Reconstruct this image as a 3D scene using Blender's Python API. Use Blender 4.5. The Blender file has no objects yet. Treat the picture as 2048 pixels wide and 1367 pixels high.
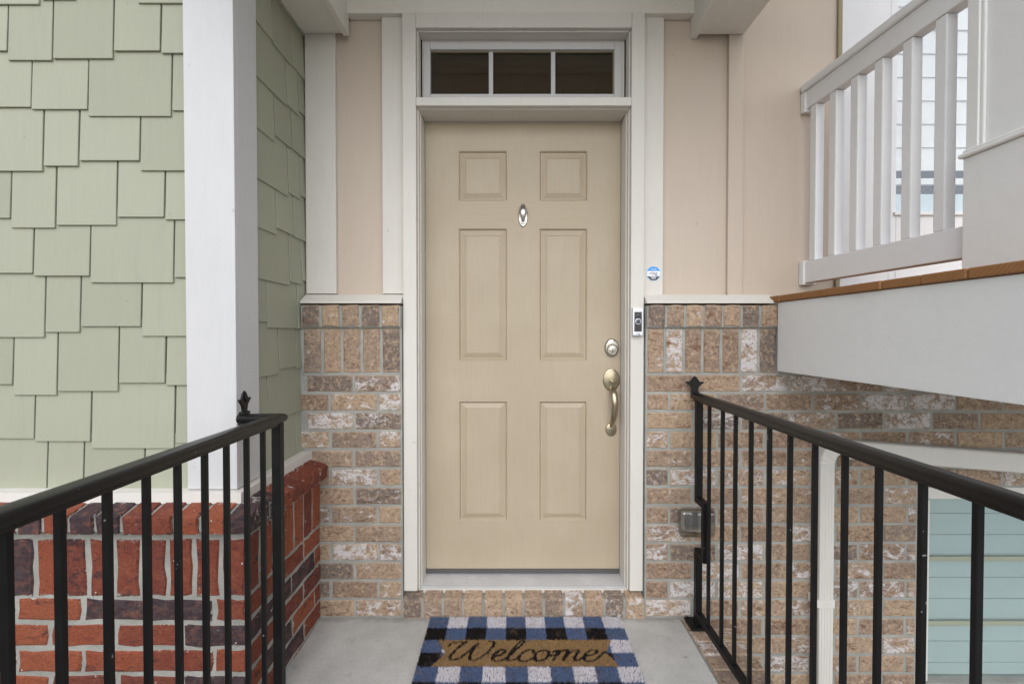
import bpy, bmesh, math, random
from mathutils import Vector, Matrix, Euler
R = math.radians
random.seed(7)
scene = bpy.context.scene
C = scene.collection

# ------------------------------------------------------------------ camera, sky, sun, exposure
F, CX, CY = 967.0, 1024.0, 683.5           # focal length and centre in photo pixels
PITCH = R(0.92)
CAMY, CAMZ = -2.049, 1.2125
cam_d = bpy.data.cameras.new('camera')
cam_d.sensor_width = 36.0
cam_d.lens = 36.0 * F / 2048.0
cam_d.clip_start = 0.02
cam_d.clip_end = 2000
cam = bpy.data.objects.new('camera', cam_d)
C.objects.link(cam)
cam.location = (0, CAMY, CAMZ)
cam.rotation_euler = (R(90) - PITCH, 0, 0)
scene.camera = cam

SUN_EL, SUN_AZ = R(42), R(182)             # soft overcast light from behind and a little left of the camera
world = bpy.data.worlds.new('World')
scene.world = world
world.use_nodes = True
wn, wl = world.node_tree.nodes, world.node_tree.links
wn.clear()
sky = wn.new('ShaderNodeTexSky'); sky.sky_type = 'NISHITA'; sky.sun_disc = False
sky.sun_elevation = SUN_EL; sky.sun_rotation = SUN_AZ
sky.air_density = 1.0; sky.dust_density = 1.0
hs = wn.new('ShaderNodeHueSaturation'); hs.inputs['Saturation'].default_value = 0.44   # cloud cover greys the blue
bg = wn.new('ShaderNodeBackground'); bg.inputs['Strength'].default_value = 0.15
wo = wn.new('ShaderNodeOutputWorld')
wl.new(sky.outputs[0], hs.inputs['Color']); wl.new(hs.outputs[0], bg.inputs[0]); wl.new(bg.outputs[0], wo.inputs[0])

sun_d = bpy.data.lights.new('sun', 'SUN')
sun_d.energy = 0.5; sun_d.angle = R(60); sun_d.color = (1.0, 0.985, 0.97)
sun = bpy.data.objects.new('sun', sun_d); C.objects.link(sun)
# direction the light comes from: azimuth measured clockwise from +Y
sd = Vector((math.sin(SUN_AZ) * math.cos(SUN_EL), math.cos(SUN_AZ) * math.cos(SUN_EL), math.sin(SUN_EL)))
sun.rotation_euler = sd.to_track_quat('Z', 'Y').to_euler()
sun.location = (0, -6, 6)

vs = scene.view_settings
vs.view_transform = 'Standard'; vs.look = 'None'; vs.gamma = 1.0; vs.use_curve_mapping = False
vs.exposure = 1.07

# ------------------------------------------------------------------ photo pixel -> place
def ray(px, py):
    u, v = (px - CX) / F, -(py - CY) / F
    return Vector((u, v * math.sin(PITCH) + math.cos(PITCH), v * math.cos(PITCH) - math.sin(PITCH)))
CAM = Vector((0, CAMY, CAMZ))
def on_y(px, py, y):
    d = ray(px, py); return CAM + d * ((y - CAMY) / d.y)
def on_x(px, py, x):
    d = ray(px, py); return CAM + d * (x / d.x)
def on_z(px, py, z):
    d = ray(px, py); return CAM + d * ((z - CAMZ) / d.z)
def Z(py, y, px=1024): return on_y(px, py, y).z
def X(px, y, py=668): return on_y(px, py, y).x

# ------------------------------------------------------------------ materials
MATS = {}
class NB:
    """small node-building helper"""
    def __init__(s, name):
        s.m = bpy.data.materials.new(name); s.m.use_nodes = True
        s.n, s.l = s.m.node_tree.nodes, s.m.node_tree.links
        s.n.clear()
        s.out = s.n.new('ShaderNodeOutputMaterial')
        s.p = s.n.new('ShaderNodeBsdfPrincipled')
        s.l.new(s.p.outputs[0], s.out.inputs[0])
        MATS[name] = s.m
    def set(s, sock, v):
        if hasattr(v, 'is_linked') or hasattr(v, 'links'): s.l.new(v, sock)
        else:
            if isinstance(v, tuple) and len(v) == 3 and sock.type == 'RGBA': v = (*v, 1)
            sock.default_value = v
    def coords(s, kind='Object', scale=(1, 1, 1), rnd=True):
        tc = s.n.new('ShaderNodeTexCoord')
        v = tc.outputs[kind]
        if rnd:
            oi = s.n.new('ShaderNodeObjectInfo')
            m = s.math('MULTIPLY', oi.outputs['Random'], 37.0)
            c = s.n.new('ShaderNodeCombineXYZ')
            for i in range(3): s.l.new(m, c.inputs[i])
            a = s.n.new('ShaderNodeVectorMath'); a.operation = 'ADD'
            s.l.new(v, a.inputs[0]); s.l.new(c.outputs[0], a.inputs[1]); v = a.outputs[0]
        mp = s.n.new('ShaderNodeMapping'); mp.inputs['Scale'].default_value = scale
        s.l.new(v, mp.inputs[0]); return mp.outputs[0]
    def noise(s, vec, scale, detail=4, rough=0.6, dist=0.0):
        t = s.n.new('ShaderNodeTexNoise')
        t.inputs['Scale'].default_value = scale; t.inputs['Detail'].default_value = detail
        t.inputs['Roughness'].default_value = rough; t.inputs['Distortion'].default_value = dist
        s.l.new(vec, t.inputs['Vector']); return t.outputs['Fac']
    def math(s, op, a, b=0.0, clamp=False):
        t = s.n.new('ShaderNodeMath'); t.operation = op; t.use_clamp = clamp
        s.set(t.inputs[0], a); s.set(t.inputs[1], b); return t.outputs[0]
    def ramp(s, fac, stops, interp='LINEAR'):
        t = s.n.new('ShaderNodeValToRGB'); t.color_ramp.interpolation = interp
        e = t.color_ramp.elements
        while len(e) < len(stops): e.new(0.5)
        for el, (p, c) in zip(e, stops):
            el.position = p; el.color = (*c, 1) if len(c) == 3 else c
        s.set(t.inputs[0], fac); return t.outputs[0]
    def step(s, fac, a, b):
        t = s.n.new('ShaderNodeMapRange'); t.interpolation_type = 'SMOOTHSTEP'
        t.inputs['From Min'].default_value = a; t.inputs['From Max'].default_value = b
        s.set(t.inputs['Value'], fac); return t.outputs[0]
    def mix(s, fac, a, b, mode='MIX'):
        t = s.n.new('ShaderNodeMix'); t.data_type = 'RGBA'; t.blend_type = mode
        s.set(t.inputs['Factor'], fac); s.set(t.inputs[6], a); s.set(t.inputs[7], b); return t.outputs[2]
    def bump(s, h, strength=0.3, dist=0.002):
        t = s.n.new('ShaderNodeBump'); t.inputs['Strength'].default_value = strength
        t.inputs['Distance'].default_value = dist
        s.l.new(h, t.inputs['Height']); s.l.new(t.outputs[0], s.p.inputs['Normal'])
    def base(s, c, rough=0.6, spec=0.3, metal=0.0):
        s.set(s.p.inputs['Base Color'], c); s.set(s.p.inputs['Roughness'], rough)
        s.p.inputs['Specular IOR Level'].default_value = spec
        s.p.inputs['Metallic'].default_value = metal
        return s
    def rnd(s):
        return s.n.new('ShaderNodeObjectInfo').outputs['Random']

def paint(name, col, rough=0.55, grain=(1, 1, 1), bump=0.12, var=0.06, scale=60, dirt=0.10, spec=0.3):
    b = NB(name)
    v = b.coords(scale=grain)
    n1 = b.noise(v, scale, 5, 0.65)
    n2 = b.noise(b.coords(), 3.0, 4, 0.6)
    n3 = b.noise(b.coords(), 220, 2, 0.5)
    dark = tuple(c * (1 - dirt * 2) for c in col); lite = tuple(min(1, c * (1 + var)) for c in col)
    c1 = b.mix(b.step(n2, 0.30, 0.75), dark, lite)
    c1 = b.mix(0.85, c1, col)
    c2 = b.mix(b.math('MULTIPLY', b.step(n1, 0.35, 0.7), 0.10), c1, tuple(c * 0.7 for c in col))
    # a few little scuffs and specks
    sp = b.noise(b.coords(), 38, 2, 0.4)
    c3 = b.mix(b.math('MULTIPLY', b.step(sp, 0.76, 0.80), 0.35), c2, tuple(c * 0.45 for c in col))
    if name == 'sage_shingle':
        c3 = b.mix(0.8, c3, b.ramp(b.rnd(), [(0.0, (0.90, 0.90, 0.89)), (1.0, (1.06, 1.06, 1.07))]), 'MULTIPLY')
        stn = b.noise(b.coords(scale=(14, 14, 0.7), rnd=False), 3.0, 5, 0.6)
        c3 = b.mix(b.math('MULTIPLY', b.step(stn, 0.5, 0.8), 0.16), c3, (0.22, 0.23, 0.19))
    b.base(c3, rough, spec)
    h = b.math('ADD', n1, b.math('MULTIPLY', n3, 0.5))
    b.bump(h, bump, 0.002)
    return b.m

paint('white_paint', (0.545, 0.535, 0.525), grain=(1, 1, 0.15), scale=50)
paint('trim_paint', (0.65, 0.615, 0.56), grain=(1, 1, 0.12), scale=55)
paint('beam_paint', (0.72, 0.685, 0.62), scale=30)
paint('deck_paint', (0.76, 0.75, 0.72), scale=30, dirt=0.06)
paint('peach_siding', (0.54, 0.45, 0.365), grain=(1, 1, 0.1), scale=45, var=0.04, dirt=0.05)
paint('sage_shingle', (0.335, 0.338, 0.252), grain=(6, 6, 0.25), scale=28, bump=0.4, var=0.05, dirt=0.07, rough=0.65)
paint('sage_backing', (0.25, 0.26, 0.18), scale=30)
paint('vinyl_white', (0.74, 0.73, 0.72), scale=20, bump=0.05)
paint('blind_white', (0.80, 0.785, 0.76), scale=20, bump=0.03, dirt=0.04)
paint('garage_blind', (0.56, 0.565, 0.555), scale=12, bump=0.03, dirt=0.05)
paint('olive_bar', (0.33, 0.34, 0.25), scale=20, bump=0.03)
paint('ceiling_paint', (0.66, 0.63, 0.57), grain=(0.2, 1, 1), scale=40)

def door_material():
    b = NB('door_paint')
    v = b.coords(scale=(9, 9, 0.5), rnd=False)
    g = b.noise(v, 14, 6, 0.65, 0.4)
    big = b.noise(b.coords(rnd=False), 2.2, 3)
    col = b.mix(b.step(big, 0.3, 0.75), (0.41, 0.337, 0.242), (0.455, 0.378, 0.275))
    col = b.mix(b.math('MULTIPLY', b.step(g, 0.42, 0.62), 0.12), col, (0.33, 0.25, 0.155))
    b.base(col, 0.48, 0.35); b.bump(g, 0.22, 0.002)
    c = NB('door_rail_paint')      # the rail behind the knocker shows long horizontal cathedral grain
    v = c.coords(scale=(0.6, 5, 7), rnd=False)
    w = c.n.new('ShaderNodeTexWave'); w.wave_type = 'RINGS'; w.rings_direction = 'Y'
    w.inputs['Scale'].default_value = 4.5; w.inputs['Distortion'].default_value = 5.0; w.inputs['Detail'].default_value = 3
    w.inputs['Detail Scale'].default_value = 1.4
    c.l.new(v, w.inputs['Vector'])
    col = c.mix(c.math('MULTIPLY', c.step(w.outputs['Fac'], 0.55, 0.9), 0.16), (0.435, 0.355, 0.25), (0.29, 0.225, 0.15))
    c.base(col, 0.48, 0.35); c.bump(w.outputs['Fac'], 0.12, 0.002)
door_material()

def tan_brick():
    b = NB('tan_brick')
    r = b.rnd()
    base = b.ramp(r, [(0.0, (0.285, 0.20, 0.148)), (0.2, (0.37, 0.265, 0.188)), (0.42, (0.315, 0.23, 0.17)),
                      (0.6, (0.40, 0.29, 0.20)), (0.80, (0.255, 0.195, 0.158)), (0.93, (0.19, 0.152, 0.13))], 'CONSTANT')
    v = b.coords(scale=(1, 1, 1))
    n1 = b.noise(v, 44, 7, 0.75); n2 = b.noise(b.coords(scale=(1, 1, 2.2)), 19, 6, 0.7, 0.6)
    n3 = b.noise(v, 170, 3, 0.6)
    col = b.mix(b.math('MULTIPLY', b.step(n1, 0.49, 0.60), 0.6), base, (0.52, 0.385, 0.255))     # sandy buff bloom
    col = b.mix(b.math('MULTIPLY', b.step(n2, 0.56, 0.64), 0.75), col, (0.17, 0.085, 0.048))         # burnt patches
    col = b.mix(b.math('MULTIPLY', b.step(n3, 0.56, 0.68), 0.7), col, (0.15, 0.09, 0.06))
    n4 = b.noise(v, 85, 8, 0.8)
    col = b.mix(0.9, col, b.ramp(n4, [(0.34, (0.25, 0.2, 0.17)), (0.46, (0.95, 0.95, 0.95)), (0.66, (1.45, 1.42, 1.38))]), 'MULTIPLY')
    # lime wash smears, more on some bricks than on others
    r2 = b.math('FRACT', b.math('MULTIPLY', r, 17.31))
    amt = b.math('MULTIPLY', b.math('POWER', r2, 2.5), 0.19)
    w1 = b.math('ADD', b.noise(b.coords(scale=(1.0, 1, 1.5)), 20, 8, 0.78, 0.5), amt)
    wm = b.math('MULTIPLY', b.step(w1, 0.60, 0.70), b.step(b.noise(v, 90, 6, 0.7), 0.36, 0.50))
    col = b.mix(b.math('MULTIPLY', wm, 0.9), col, (0.68, 0.65, 0.645))
    # worn sandy arrises
    g = b.n.new('ShaderNodeTexCoord').outputs['Generated']
    sp = b.n.new('ShaderNodeSeparateXYZ'); b.l.new(g, sp.inputs[0])
    ex = b.math('SUBTRACT', 0.5, b.math('ABSOLUTE', b.math('SUBTRACT', sp.outputs[0], 0.5)))
    ez = b.math('SUBTRACT', 0.5, b.math('ABSOLUTE', b.math('SUBTRACT', sp.outputs[2], 0.5)))
    e = b.math('MINIMUM', b.math('MULTIPLY', ex, 2.4), ez)
    em = b.math('SUBTRACT', 1.0, b.step(b.math('ADD', e, b.math('MULTIPLY', b.noise(v, 60, 3), 0.25)), 0.11, 0.24))
    col = b.mix(b.math('MULTIPLY', em, 0.6), col, (0.48, 0.36, 0.25))
    b.base(col, 0.88, 0.15)
    h = b.math('ADD', b.math('MULTIPLY', n1, 0.8), b.math('ADD', b.math('MULTIPLY', n3, 0.5), b.math('MULTIPLY', wm, 0.15)))
    b.bump(b.math('ADD', h, n4), 0.85, 0.005)
tan_brick()

def red_brick():
    b = NB('red_brick')
    r = b.rnd()
    base = b.ramp(r, [(0.0, (0.27, 0.072, 0.038)), (0.22, (0.205, 0.055, 0.034)), (0.45, (0.30, 0.088, 0.044)),
                      (0.60, (0.17, 0.049, 0.034)), (0.74, (0.072, 0.053, 0.056))], 'CONSTANT')
    v = b.coords()
    n1 = b.noise(v, 30, 8, 0.75, 0.4); n2 = b.noise(b.coords(scale=(1, 1, 2)), 17, 7, 0.7, 0.8); n3 = b.noise(v, 170, 3, 0.6)
    col = b.mix(b.math('MULTIPLY', b.step(n1, 0.45, 0.62), 0.45), base, (0.285, 0.10, 0.055))
    dk = b.step(b.math('ADD', n2, b.math('MULTIPLY', b.step(r, 0.70, 0.74), 0.10)), 0.55, 0.66)
    col = b.mix(b.math('MULTIPLY', dk, 0.8), col, (0.05, 0.032, 0.038))
    col = b.mix(b.math('MULTIPLY', b.step(n3, 0.6, 0.72), 0.5), col, (0.12, 0.03, 0.02))
    n4 = b.noise(v, 110, 8, 0.8)
    col = b.mix(0.75, col, b.ramp(n4, [(0.3, (0.4, 0.38, 0.38)), (0.5, (0.95, 0.95, 0.95)), (0.7, (1.35, 1.3, 1.25))]), 'MULTIPLY')
    g = b.n.new('ShaderNodeTexCoord').outputs['Generated']
    sp = b.n.new('ShaderNodeSeparateXYZ'); b.l.new(g, sp.inputs[0])
    ex = b.math('SUBTRACT', 0.5, b.math('ABSOLUTE', b.math('SUBTRACT', sp.outputs[0], 0.5)))
    ez = b.math('SUBTRACT', 0.5, b.math('ABSOLUTE', b.math('SUBTRACT', sp.outputs[2], 0.5)))
    e = b.math('MINIMUM', b.math('MULTIPLY', ex, 2.2), ez)
    nz = b.noise(v, 75, 4, 0.7)
    em = b.math('SUBTRACT', 1.0, b.step(b.math('ADD', e, b.math('MULTIPLY', nz, 0.42)), 0.175, 0.235))
    spk = b.step(b.noise(v, 55, 2, 0.5), 0.73, 0.76)
    lime = b.math('MAXIMUM', em, spk)
    col = b.mix(b.math('MULTIPLY', lime, 0.85), col, (0.52, 0.49, 0.45))
    b.base(col, 0.82, 0.2)
    h = b.math('ADD', n1, b.math('ADD', b.math('MULTIPLY', n2, 0.6), b.math('MULTIPLY', n3, 0.5)))
    b.bump(b.math('ADD', h, n4), 0.9, 0.006)
red_brick()

def mortar(name, col):
    b = NB(name)
    v = b.coords(rnd=False)
    n1 = b.noise(v, 9, 5); n2 = b.noise(v, 160, 4, 0.7)
    c = b.mix(b.step(n1, 0.3, 0.7), tuple(x * 0.82 for x in col), tuple(x * 1.08 for x in col))
    c = b.mix(b.math('MULTIPLY', b.step(n2, 0.5, 0.75), 0.3), c, tuple(x * 0.6 for x in col))
    b.base(c, 0.95, 0.1); b.bump(b.math('ADD', n2, b.math('MULTIPLY', b.noise(v, 40, 3), 1.0)), 0.7, 0.004)
mortar('grey_mortar', (0.355, 0.352, 0.32))
mortar('pale_mortar', (0.33, 0.32, 0.285))

def concrete():
    b = NB('concrete')
    v = b.coords(rnd=False)
    n1 = b.noise(v, 3.5, 6, 0.6); n2 = b.noise(v, 140, 4, 0.7); n3 = b.noise(v, 18, 4)
    br = b.noise(b.coords(scale=(1, 14, 1), rnd=False), 22, 3, 0.6)
    c = b.mix(b.step(n1, 0.3, 0.72), (0.41, 0.40, 0.375), (0.54, 0.53, 0.50))
    c = b.mix(b.math('MULTIPLY', b.step(n3, 0.55, 0.75), 0.25), c, (0.25, 0.24, 0.21))
    c = b.mix(b.math('MULTIPLY', b.step(n2, 0.5, 0.7), 0.45), c, (0.21, 0.20, 0.18))
    st = b.step(b.noise(v, 30, 2, 0.4), 0.745, 0.785)
    c = b.mix(b.math('MULTIPLY', st, 0.45), c, (0.13, 0.12, 0.10))
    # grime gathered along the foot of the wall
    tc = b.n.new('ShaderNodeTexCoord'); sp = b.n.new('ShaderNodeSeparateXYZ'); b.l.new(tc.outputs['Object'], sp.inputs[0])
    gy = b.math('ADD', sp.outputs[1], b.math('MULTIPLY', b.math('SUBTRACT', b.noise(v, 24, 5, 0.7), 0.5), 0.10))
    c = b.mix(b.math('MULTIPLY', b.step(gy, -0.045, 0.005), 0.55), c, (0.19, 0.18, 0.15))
    b.base(c, 0.85, 0.2); b.bump(b.math('ADD', n2, br), 0.45, 0.003)
concrete()

def ground():
    b = NB('ground'); v = b.coords(rnd=False)
    n = b.noise(v, 0.6, 6); n2 = b.noise(v, 40, 4)
    c = b.mix(b.step(n, 0.35, 0.65), (0.22, 0.215, 0.20), (0.30, 0.29, 0.265))
    c = b.mix(b.math('MULTIPLY', n2, 0.4), c, (0.16, 0.155, 0.14))
    b.base(c, 0.9, 0.2); b.bump(n2, 0.4, 0.01)
    d = NB('mulch'); v = d.coords(rnd=False); n = d.noise(v, 60, 5, 0.7)
    d.base(d.mix(n, (0.05, 0.03, 0.02), (0.16, 0.10, 0.07)), 0.95, 0.1); d.bump(n, 1.0, 0.02)
ground()

def metal(name, col, rough, met, bump=0.1, scale=90, spec=0.5):
    b = NB(name); v = b.coords()
    n = b.noise(v, scale, 4, 0.6); n2 = b.noise(v, 9, 4)
    c = b.mix(b.math('MULTIPLY', b.step(n2, 0.4, 0.7), 0.25), col, tuple(min(1, x * 1.5 + 0.01) for x in col))
    # dust and chips
    sp = b.step(b.noise(v, 70, 2, 0.4), 0.755, 0.775)
    c = b.mix(b.math('MULTIPLY', sp, 0.5), c, (0.35, 0.34, 0.33))
    b.base(c, b.math('ADD', rough - 0.06, b.math('MULTIPLY', n2, 0.14)), spec, met); b.bump(n, bump, 0.001)
metal('black_iron', (0.006, 0.0055, 0.0055), 0.42, 0.0, 0.25, spec=0.2)
metal('bronze_iron', (0.008, 0.0068, 0.0064), 0.33, 0.0, 0.2, spec=0.3)
metal('satin_nickel', (0.46, 0.44, 0.40), 0.27, 1.0, 0.05)
metal('brass_nickel', (0.40, 0.345, 0.245), 0.30, 1.0, 0.05)
metal('aluminium', (0.55, 0.55, 0.555), 0.5, 0.4, 0.1)
metal('bell_silver', (0.66, 0.67, 0.70), 0.35, 0.6, 0.03)

def simple(name, col, rough=0.5, spec=0.4, n=True):
    b = NB(name)
    if n:
        v = b.coords(); f = b.noise(v, 50, 3)
        b.base(b.mix(f, tuple(c * 0.88 for c in col), tuple(min(1, c * 1.1) for c in col)), rough, spec)
    else: b.base(col, rough, spec)
simple('black_plastic', (0.016, 0.013, 0.013), 0.25, 0.5)
simple('dark_rubber', (0.085, 0.08, 0.078), 0.7)
simple('lens_glass', (0.01, 0.012, 0.02), 0.05, 0.8)
simple('button_grey', (0.05, 0.055, 0.065), 0.3, 0.5)
simple('sticker_white', (0.80, 0.82, 0.85), 0.4)
simple('sticker_blue', (0.03, 0.27, 0.68), 0.4)
simple('sticker_pale_blue', (0.32, 0.55, 0.78), 0.4)
simple('sticker_charcoal', (0.045, 0.05, 0.055), 0.4)
simple('print_ink', (0.05, 0.055, 0.07), 0.5)
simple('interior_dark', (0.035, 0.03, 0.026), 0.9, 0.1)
simple('box_grey', (0.20, 0.205, 0.22), 0.5)
simple('plate_grey', (0.30, 0.28, 0.25), 0.6)
simple('reflection_brown', (0.26, 0.225, 0.20), 0.7)
simple('caulk', (0.60, 0.575, 0.53), 0.6)
simple('old_wood_strip', (0.30, 0.255, 0.15), 0.7)
simple('pale_board', (0.55, 0.62, 0.64), 0.5)

def deck_wood():
    b = NB('deck_wood'); v = b.coords(scale=(3, 1, 1))
    w = b.n.new('ShaderNodeTexWave'); w.wave_type = 'RINGS'; w.rings_direction = 'X'
    w.inputs['Scale'].default_value = 32; w.inputs['Distortion'].default_value = 3; b.l.new(v, w.inputs['Vector'])
    n = b.noise(v, 40, 5)
    c = b.mix(b.math('MULTIPLY', w.outputs['Fac'], 0.5), (0.31, 0.15, 0.06), (0.20, 0.09, 0.035))
    c = b.mix(b.step(n, 0.45, 0.75), c, (0.26, 0.125, 0.05))
    b.base(c, 0.7, 0.2); b.bump(n, 0.4, 0.003)
deck_wood()

def glass(name, tint, rough=0.02, trans=0.85):
    b = NB(name)
    b.base(tint, rough, 0.5); b.p.inputs['IOR'].default_value = 1.5
    t = b.n.new('ShaderNodeBsdfTransparent'); t.inputs[0].default_value = (*tint, 1)
    g = b.n.new('ShaderNodeBsdfGlossy'); g.inputs['Roughness'].default_value = rough
    lw = b.n.new('ShaderNodeLayerWeight'); lw.inputs['Blend'].default_value = 0.5
    fr = b.math('ADD', 0.045, b.math('MULTIPLY', b.math('POWER', lw.outputs['Facing'], 5.0), 0.9))
    nz = b.noise(b.coords(), 5, 2)
    bp = b.n.new('ShaderNodeBump'); bp.inputs['Strength'].default_value = 0.03; bp.inputs['Distance'].default_value = 0.01
    b.l.new(nz, bp.inputs['Height']); b.l.new(bp.outputs[0], g.inputs['Normal'])
    mx = b.n.new('ShaderNodeMixShader')
    b.l.new(b.math('ADD', fr, max(0.0, 1 - trans - 0.1), True), mx.inputs[0])
    b.l.new(t.outputs[0], mx.inputs[1]); b.l.new(g.outputs[0], mx.inputs[2]); b.l.new(mx.outputs[0], b.out.inputs[0])
glass('window_glass', (0.97, 0.98, 0.98))
glass('transom_glass', (0.60, 0.56, 0.51), 0.02, 0.85)
glass('teal_glass', (0.93, 0.985, 0.98))
glass('clear_plastic', (0.74, 0.72, 0.68), 0.15, 0.78)

def coir(name, c1, c2):
    b = NB(name); v = b.coords(rnd=False)
    n = b.noise(v, 420, 2, 0.5); n2 = b.noise(v, 30, 4)
    c = b.mix(b.step(n, 0.35, 0.65), c1, c2)
    c = b.mix(b.math('MULTIPLY', b.step(n2, 0.52, 0.72), 0.35), c, (0.28, 0.19, 0.12))
    b.base(c, 0.9, 0.1)
coir('coir_blue', (0.08, 0.115, 0.21), (0.16, 0.21, 0.34))
coir('coir_white', (0.60, 0.56, 0.58), (0.84, 0.81, 0.83))
coir('coir_black', (0.010, 0.009, 0.009), (0.028, 0.024, 0.022))
coir('coir_tan', (0.27, 0.155, 0.065), (0.44, 0.285, 0.135))
simple('mat_backing', (0.12, 0.08, 0.05), 0.9, 0.1)

# ------------------------------------------------------------------ mesh helpers
def quadbox(bm, x0, x1, y0, y1, z0, z1, bev=0.0, seg=1):
    if x0 > x1: x0, x1 = x1, x0
    if y0 > y1: y0, y1 = y1, y0
    if z0 > z1: z0, z1 = z1, z0
    r = bmesh.ops.create_cube(bm, size=1.0)
    vs_ = r['verts']
    for v in vs_:
        v.co = Vector((x0 + (v.co.x + .5) * (x1 - x0), y0 + (v.co.y + .5) * (y1 - y0), z0 + (v.co.z + .5) * (z1 - z0)))
    if bev > 0:
        es = list({e for v in vs_ for e in v.link_edges})
        bmesh.ops.bevel(bm, geom=es, offset=min(bev, 0.45 * min(x1 - x0, y1 - y0, z1 - z0)), segments=seg, affect='EDGES', profile=0.5)
    return vs_
def prism(bm, pts, ext):
    """pts: list of Vectors (planar polygon), extruded by vector ext"""
    vs_ = [bm.verts.new(p) for p in pts]
    f = bm.faces.new(vs_)
    r = bmesh.ops.extrude_face_region(bm, geom=[f])
    nv = [g for g in r['geom'] if isinstance(g, bmesh.types.BMVert)]
    bmesh.ops.translate(bm, verts=nv, vec=ext)
    return vs_ + nv
def tube(bm, path, radii, seg=12, flat=1.0, up=Vector((1, 0, 0))):
    rings = []
    for i, p in enumerate(path):
        t = (path[min(i + 1, len(path) - 1)] - path[max(i - 1, 0)]).normalized()
        a = up - t * up.dot(t); a.normalize(); b = t.cross(a)
        r = radii[i] if isinstance(radii, (list, tuple)) else radii
        rings.append([bm.verts.new(p + a * math.cos(2 * math.pi * k / seg) * r + b * math.sin(2 * math.pi * k / seg) * r * flat) for k in range(seg)])
    for i in range(len(rings) - 1):
        for k in range(seg):
            bm.faces.new((rings[i][k], rings[i][(k + 1) % seg], rings[i + 1][(k + 1) % seg], rings[i + 1][k]))
    bm.faces.new(rings[0][::-1]); bm.faces.new(rings[-1])
def dome(bm, cx, cz, rx, rz, y0, prof, seg=32):
    """oval plate on a wall facing -Y: prof = [(scale, depth toward viewer)...]"""
    rings = []
    for s, d in prof:
        rings.append([bm.verts.new((cx + rx * s * math.cos(2 * math.pi * k / seg), y0 - d, cz + rz * s * math.sin(2 * math.pi * k / seg))) for k in range(seg)])
    for i in range(len(rings) - 1):
        for k in range(seg):
            bm.faces.new((rings[i][k], rings[i][(k + 1) % seg], rings[i + 1][(k + 1) % seg], rings[i + 1][k]))
    bm.faces.new(rings[-1])
def mesh_of(bm, name, smooth=False):
    bmesh.ops.recalc_face_normals(bm, faces=bm.faces)
    me = bpy.data.meshes.new(name); bm.to_mesh(me); bm.free()
    if smooth:
        me.polygons.foreach_set('use_smooth', [True] * len(me.polygons))
        try: me.set_sharp_from_angle(angle=R(35))
        except Exception: pass
    return me
def link(name, me, mat, parent=None):
    o = bpy.data.objects.new(name, me); C.objects.link(o)
    if mat and not me.materials: me.materials.append(MATS[mat])
    if parent is not None:
        o.parent = parent
        if parent.type == 'EMPTY': o.matrix_parent_inverse = Matrix.Translation(parent.location).inverted()
    return o
def obj(name, bm, mat, parent=None, smooth=False):
    return link(name, mesh_of(bm, name, smooth), mat, parent)
def box(name, mat, parent, x0, x1, y0, y1, z0, z1, bev=0.002, seg=2):
    bm = bmesh.new(); quadbox(bm, x0, x1, y0, y1, z0, z1, bev, seg)
    return obj(name, bm, mat, parent)
def thing(name, label, cat, loc, group=None):
    o = bpy.data.objects.new(name, None); C.objects.link(o)
    o.location = loc; o.empty_display_size = 0.1
    o['label'] = label; o['category'] = cat; o['kind'] = 'thing'
    if group: o['group'] = group
    return o
def structure(o): o['kind'] = 'structure'; return o
def text_mesh(name, body, size, mat, parent, loc, align='CENTER', depth=0.0003, shear=0.0):
    cu = bpy.data.curves.new(name, 'FONT'); cu.body = body; cu.size = size; cu.extrude = depth
    cu.align_x = align; cu.align_y = 'CENTER'; cu.shear = shear
    t = bpy.data.objects.new(name, cu); C.objects.link(t)
    dg = bpy.context.evaluated_depsgraph_get()
    me = bpy.data.meshes.new_from_object(t.evaluated_get(dg))
    bpy.data.objects.remove(t); bpy.data.curves.remove(cu)
    me.transform(Matrix.Translation(loc) @ Matrix.Rotation(R(90), 4, 'X'))
    me.materials.clear()
    return link(name, me, mat, parent)

# ------------------------------------------------------------------ setting: ground, slab
bm = bmesh.new(); quadbox(bm, -400, 400, -400, 400, -1.2, -1.0)
structure(obj('ground', bm, 'ground'))
bm = bmesh.new(); quadbox(bm, -3.2, -0.83, -3.2, -0.50, -0.99, 0.04, 0.02)
structure(obj('planting_bed', bm, 'mulch'))
SL, SR = -0.83, X(1360, 0, 1235)
bm = bmesh.new(); quadbox(bm, SL, SR, -2.9, 0.02, -0.99, 0.0, 0.006, 2)
slab = structure(obj('porch_slab', bm, 'concrete'))
BORD = SR + 0.20
bm = bmesh.new(); quadbox(bm, SR + 0.004, BORD, -2.9, 0.01, -0.99, -0.010)
border = structure(obj('brick_border', bm, 'grey_mortar'))

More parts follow.
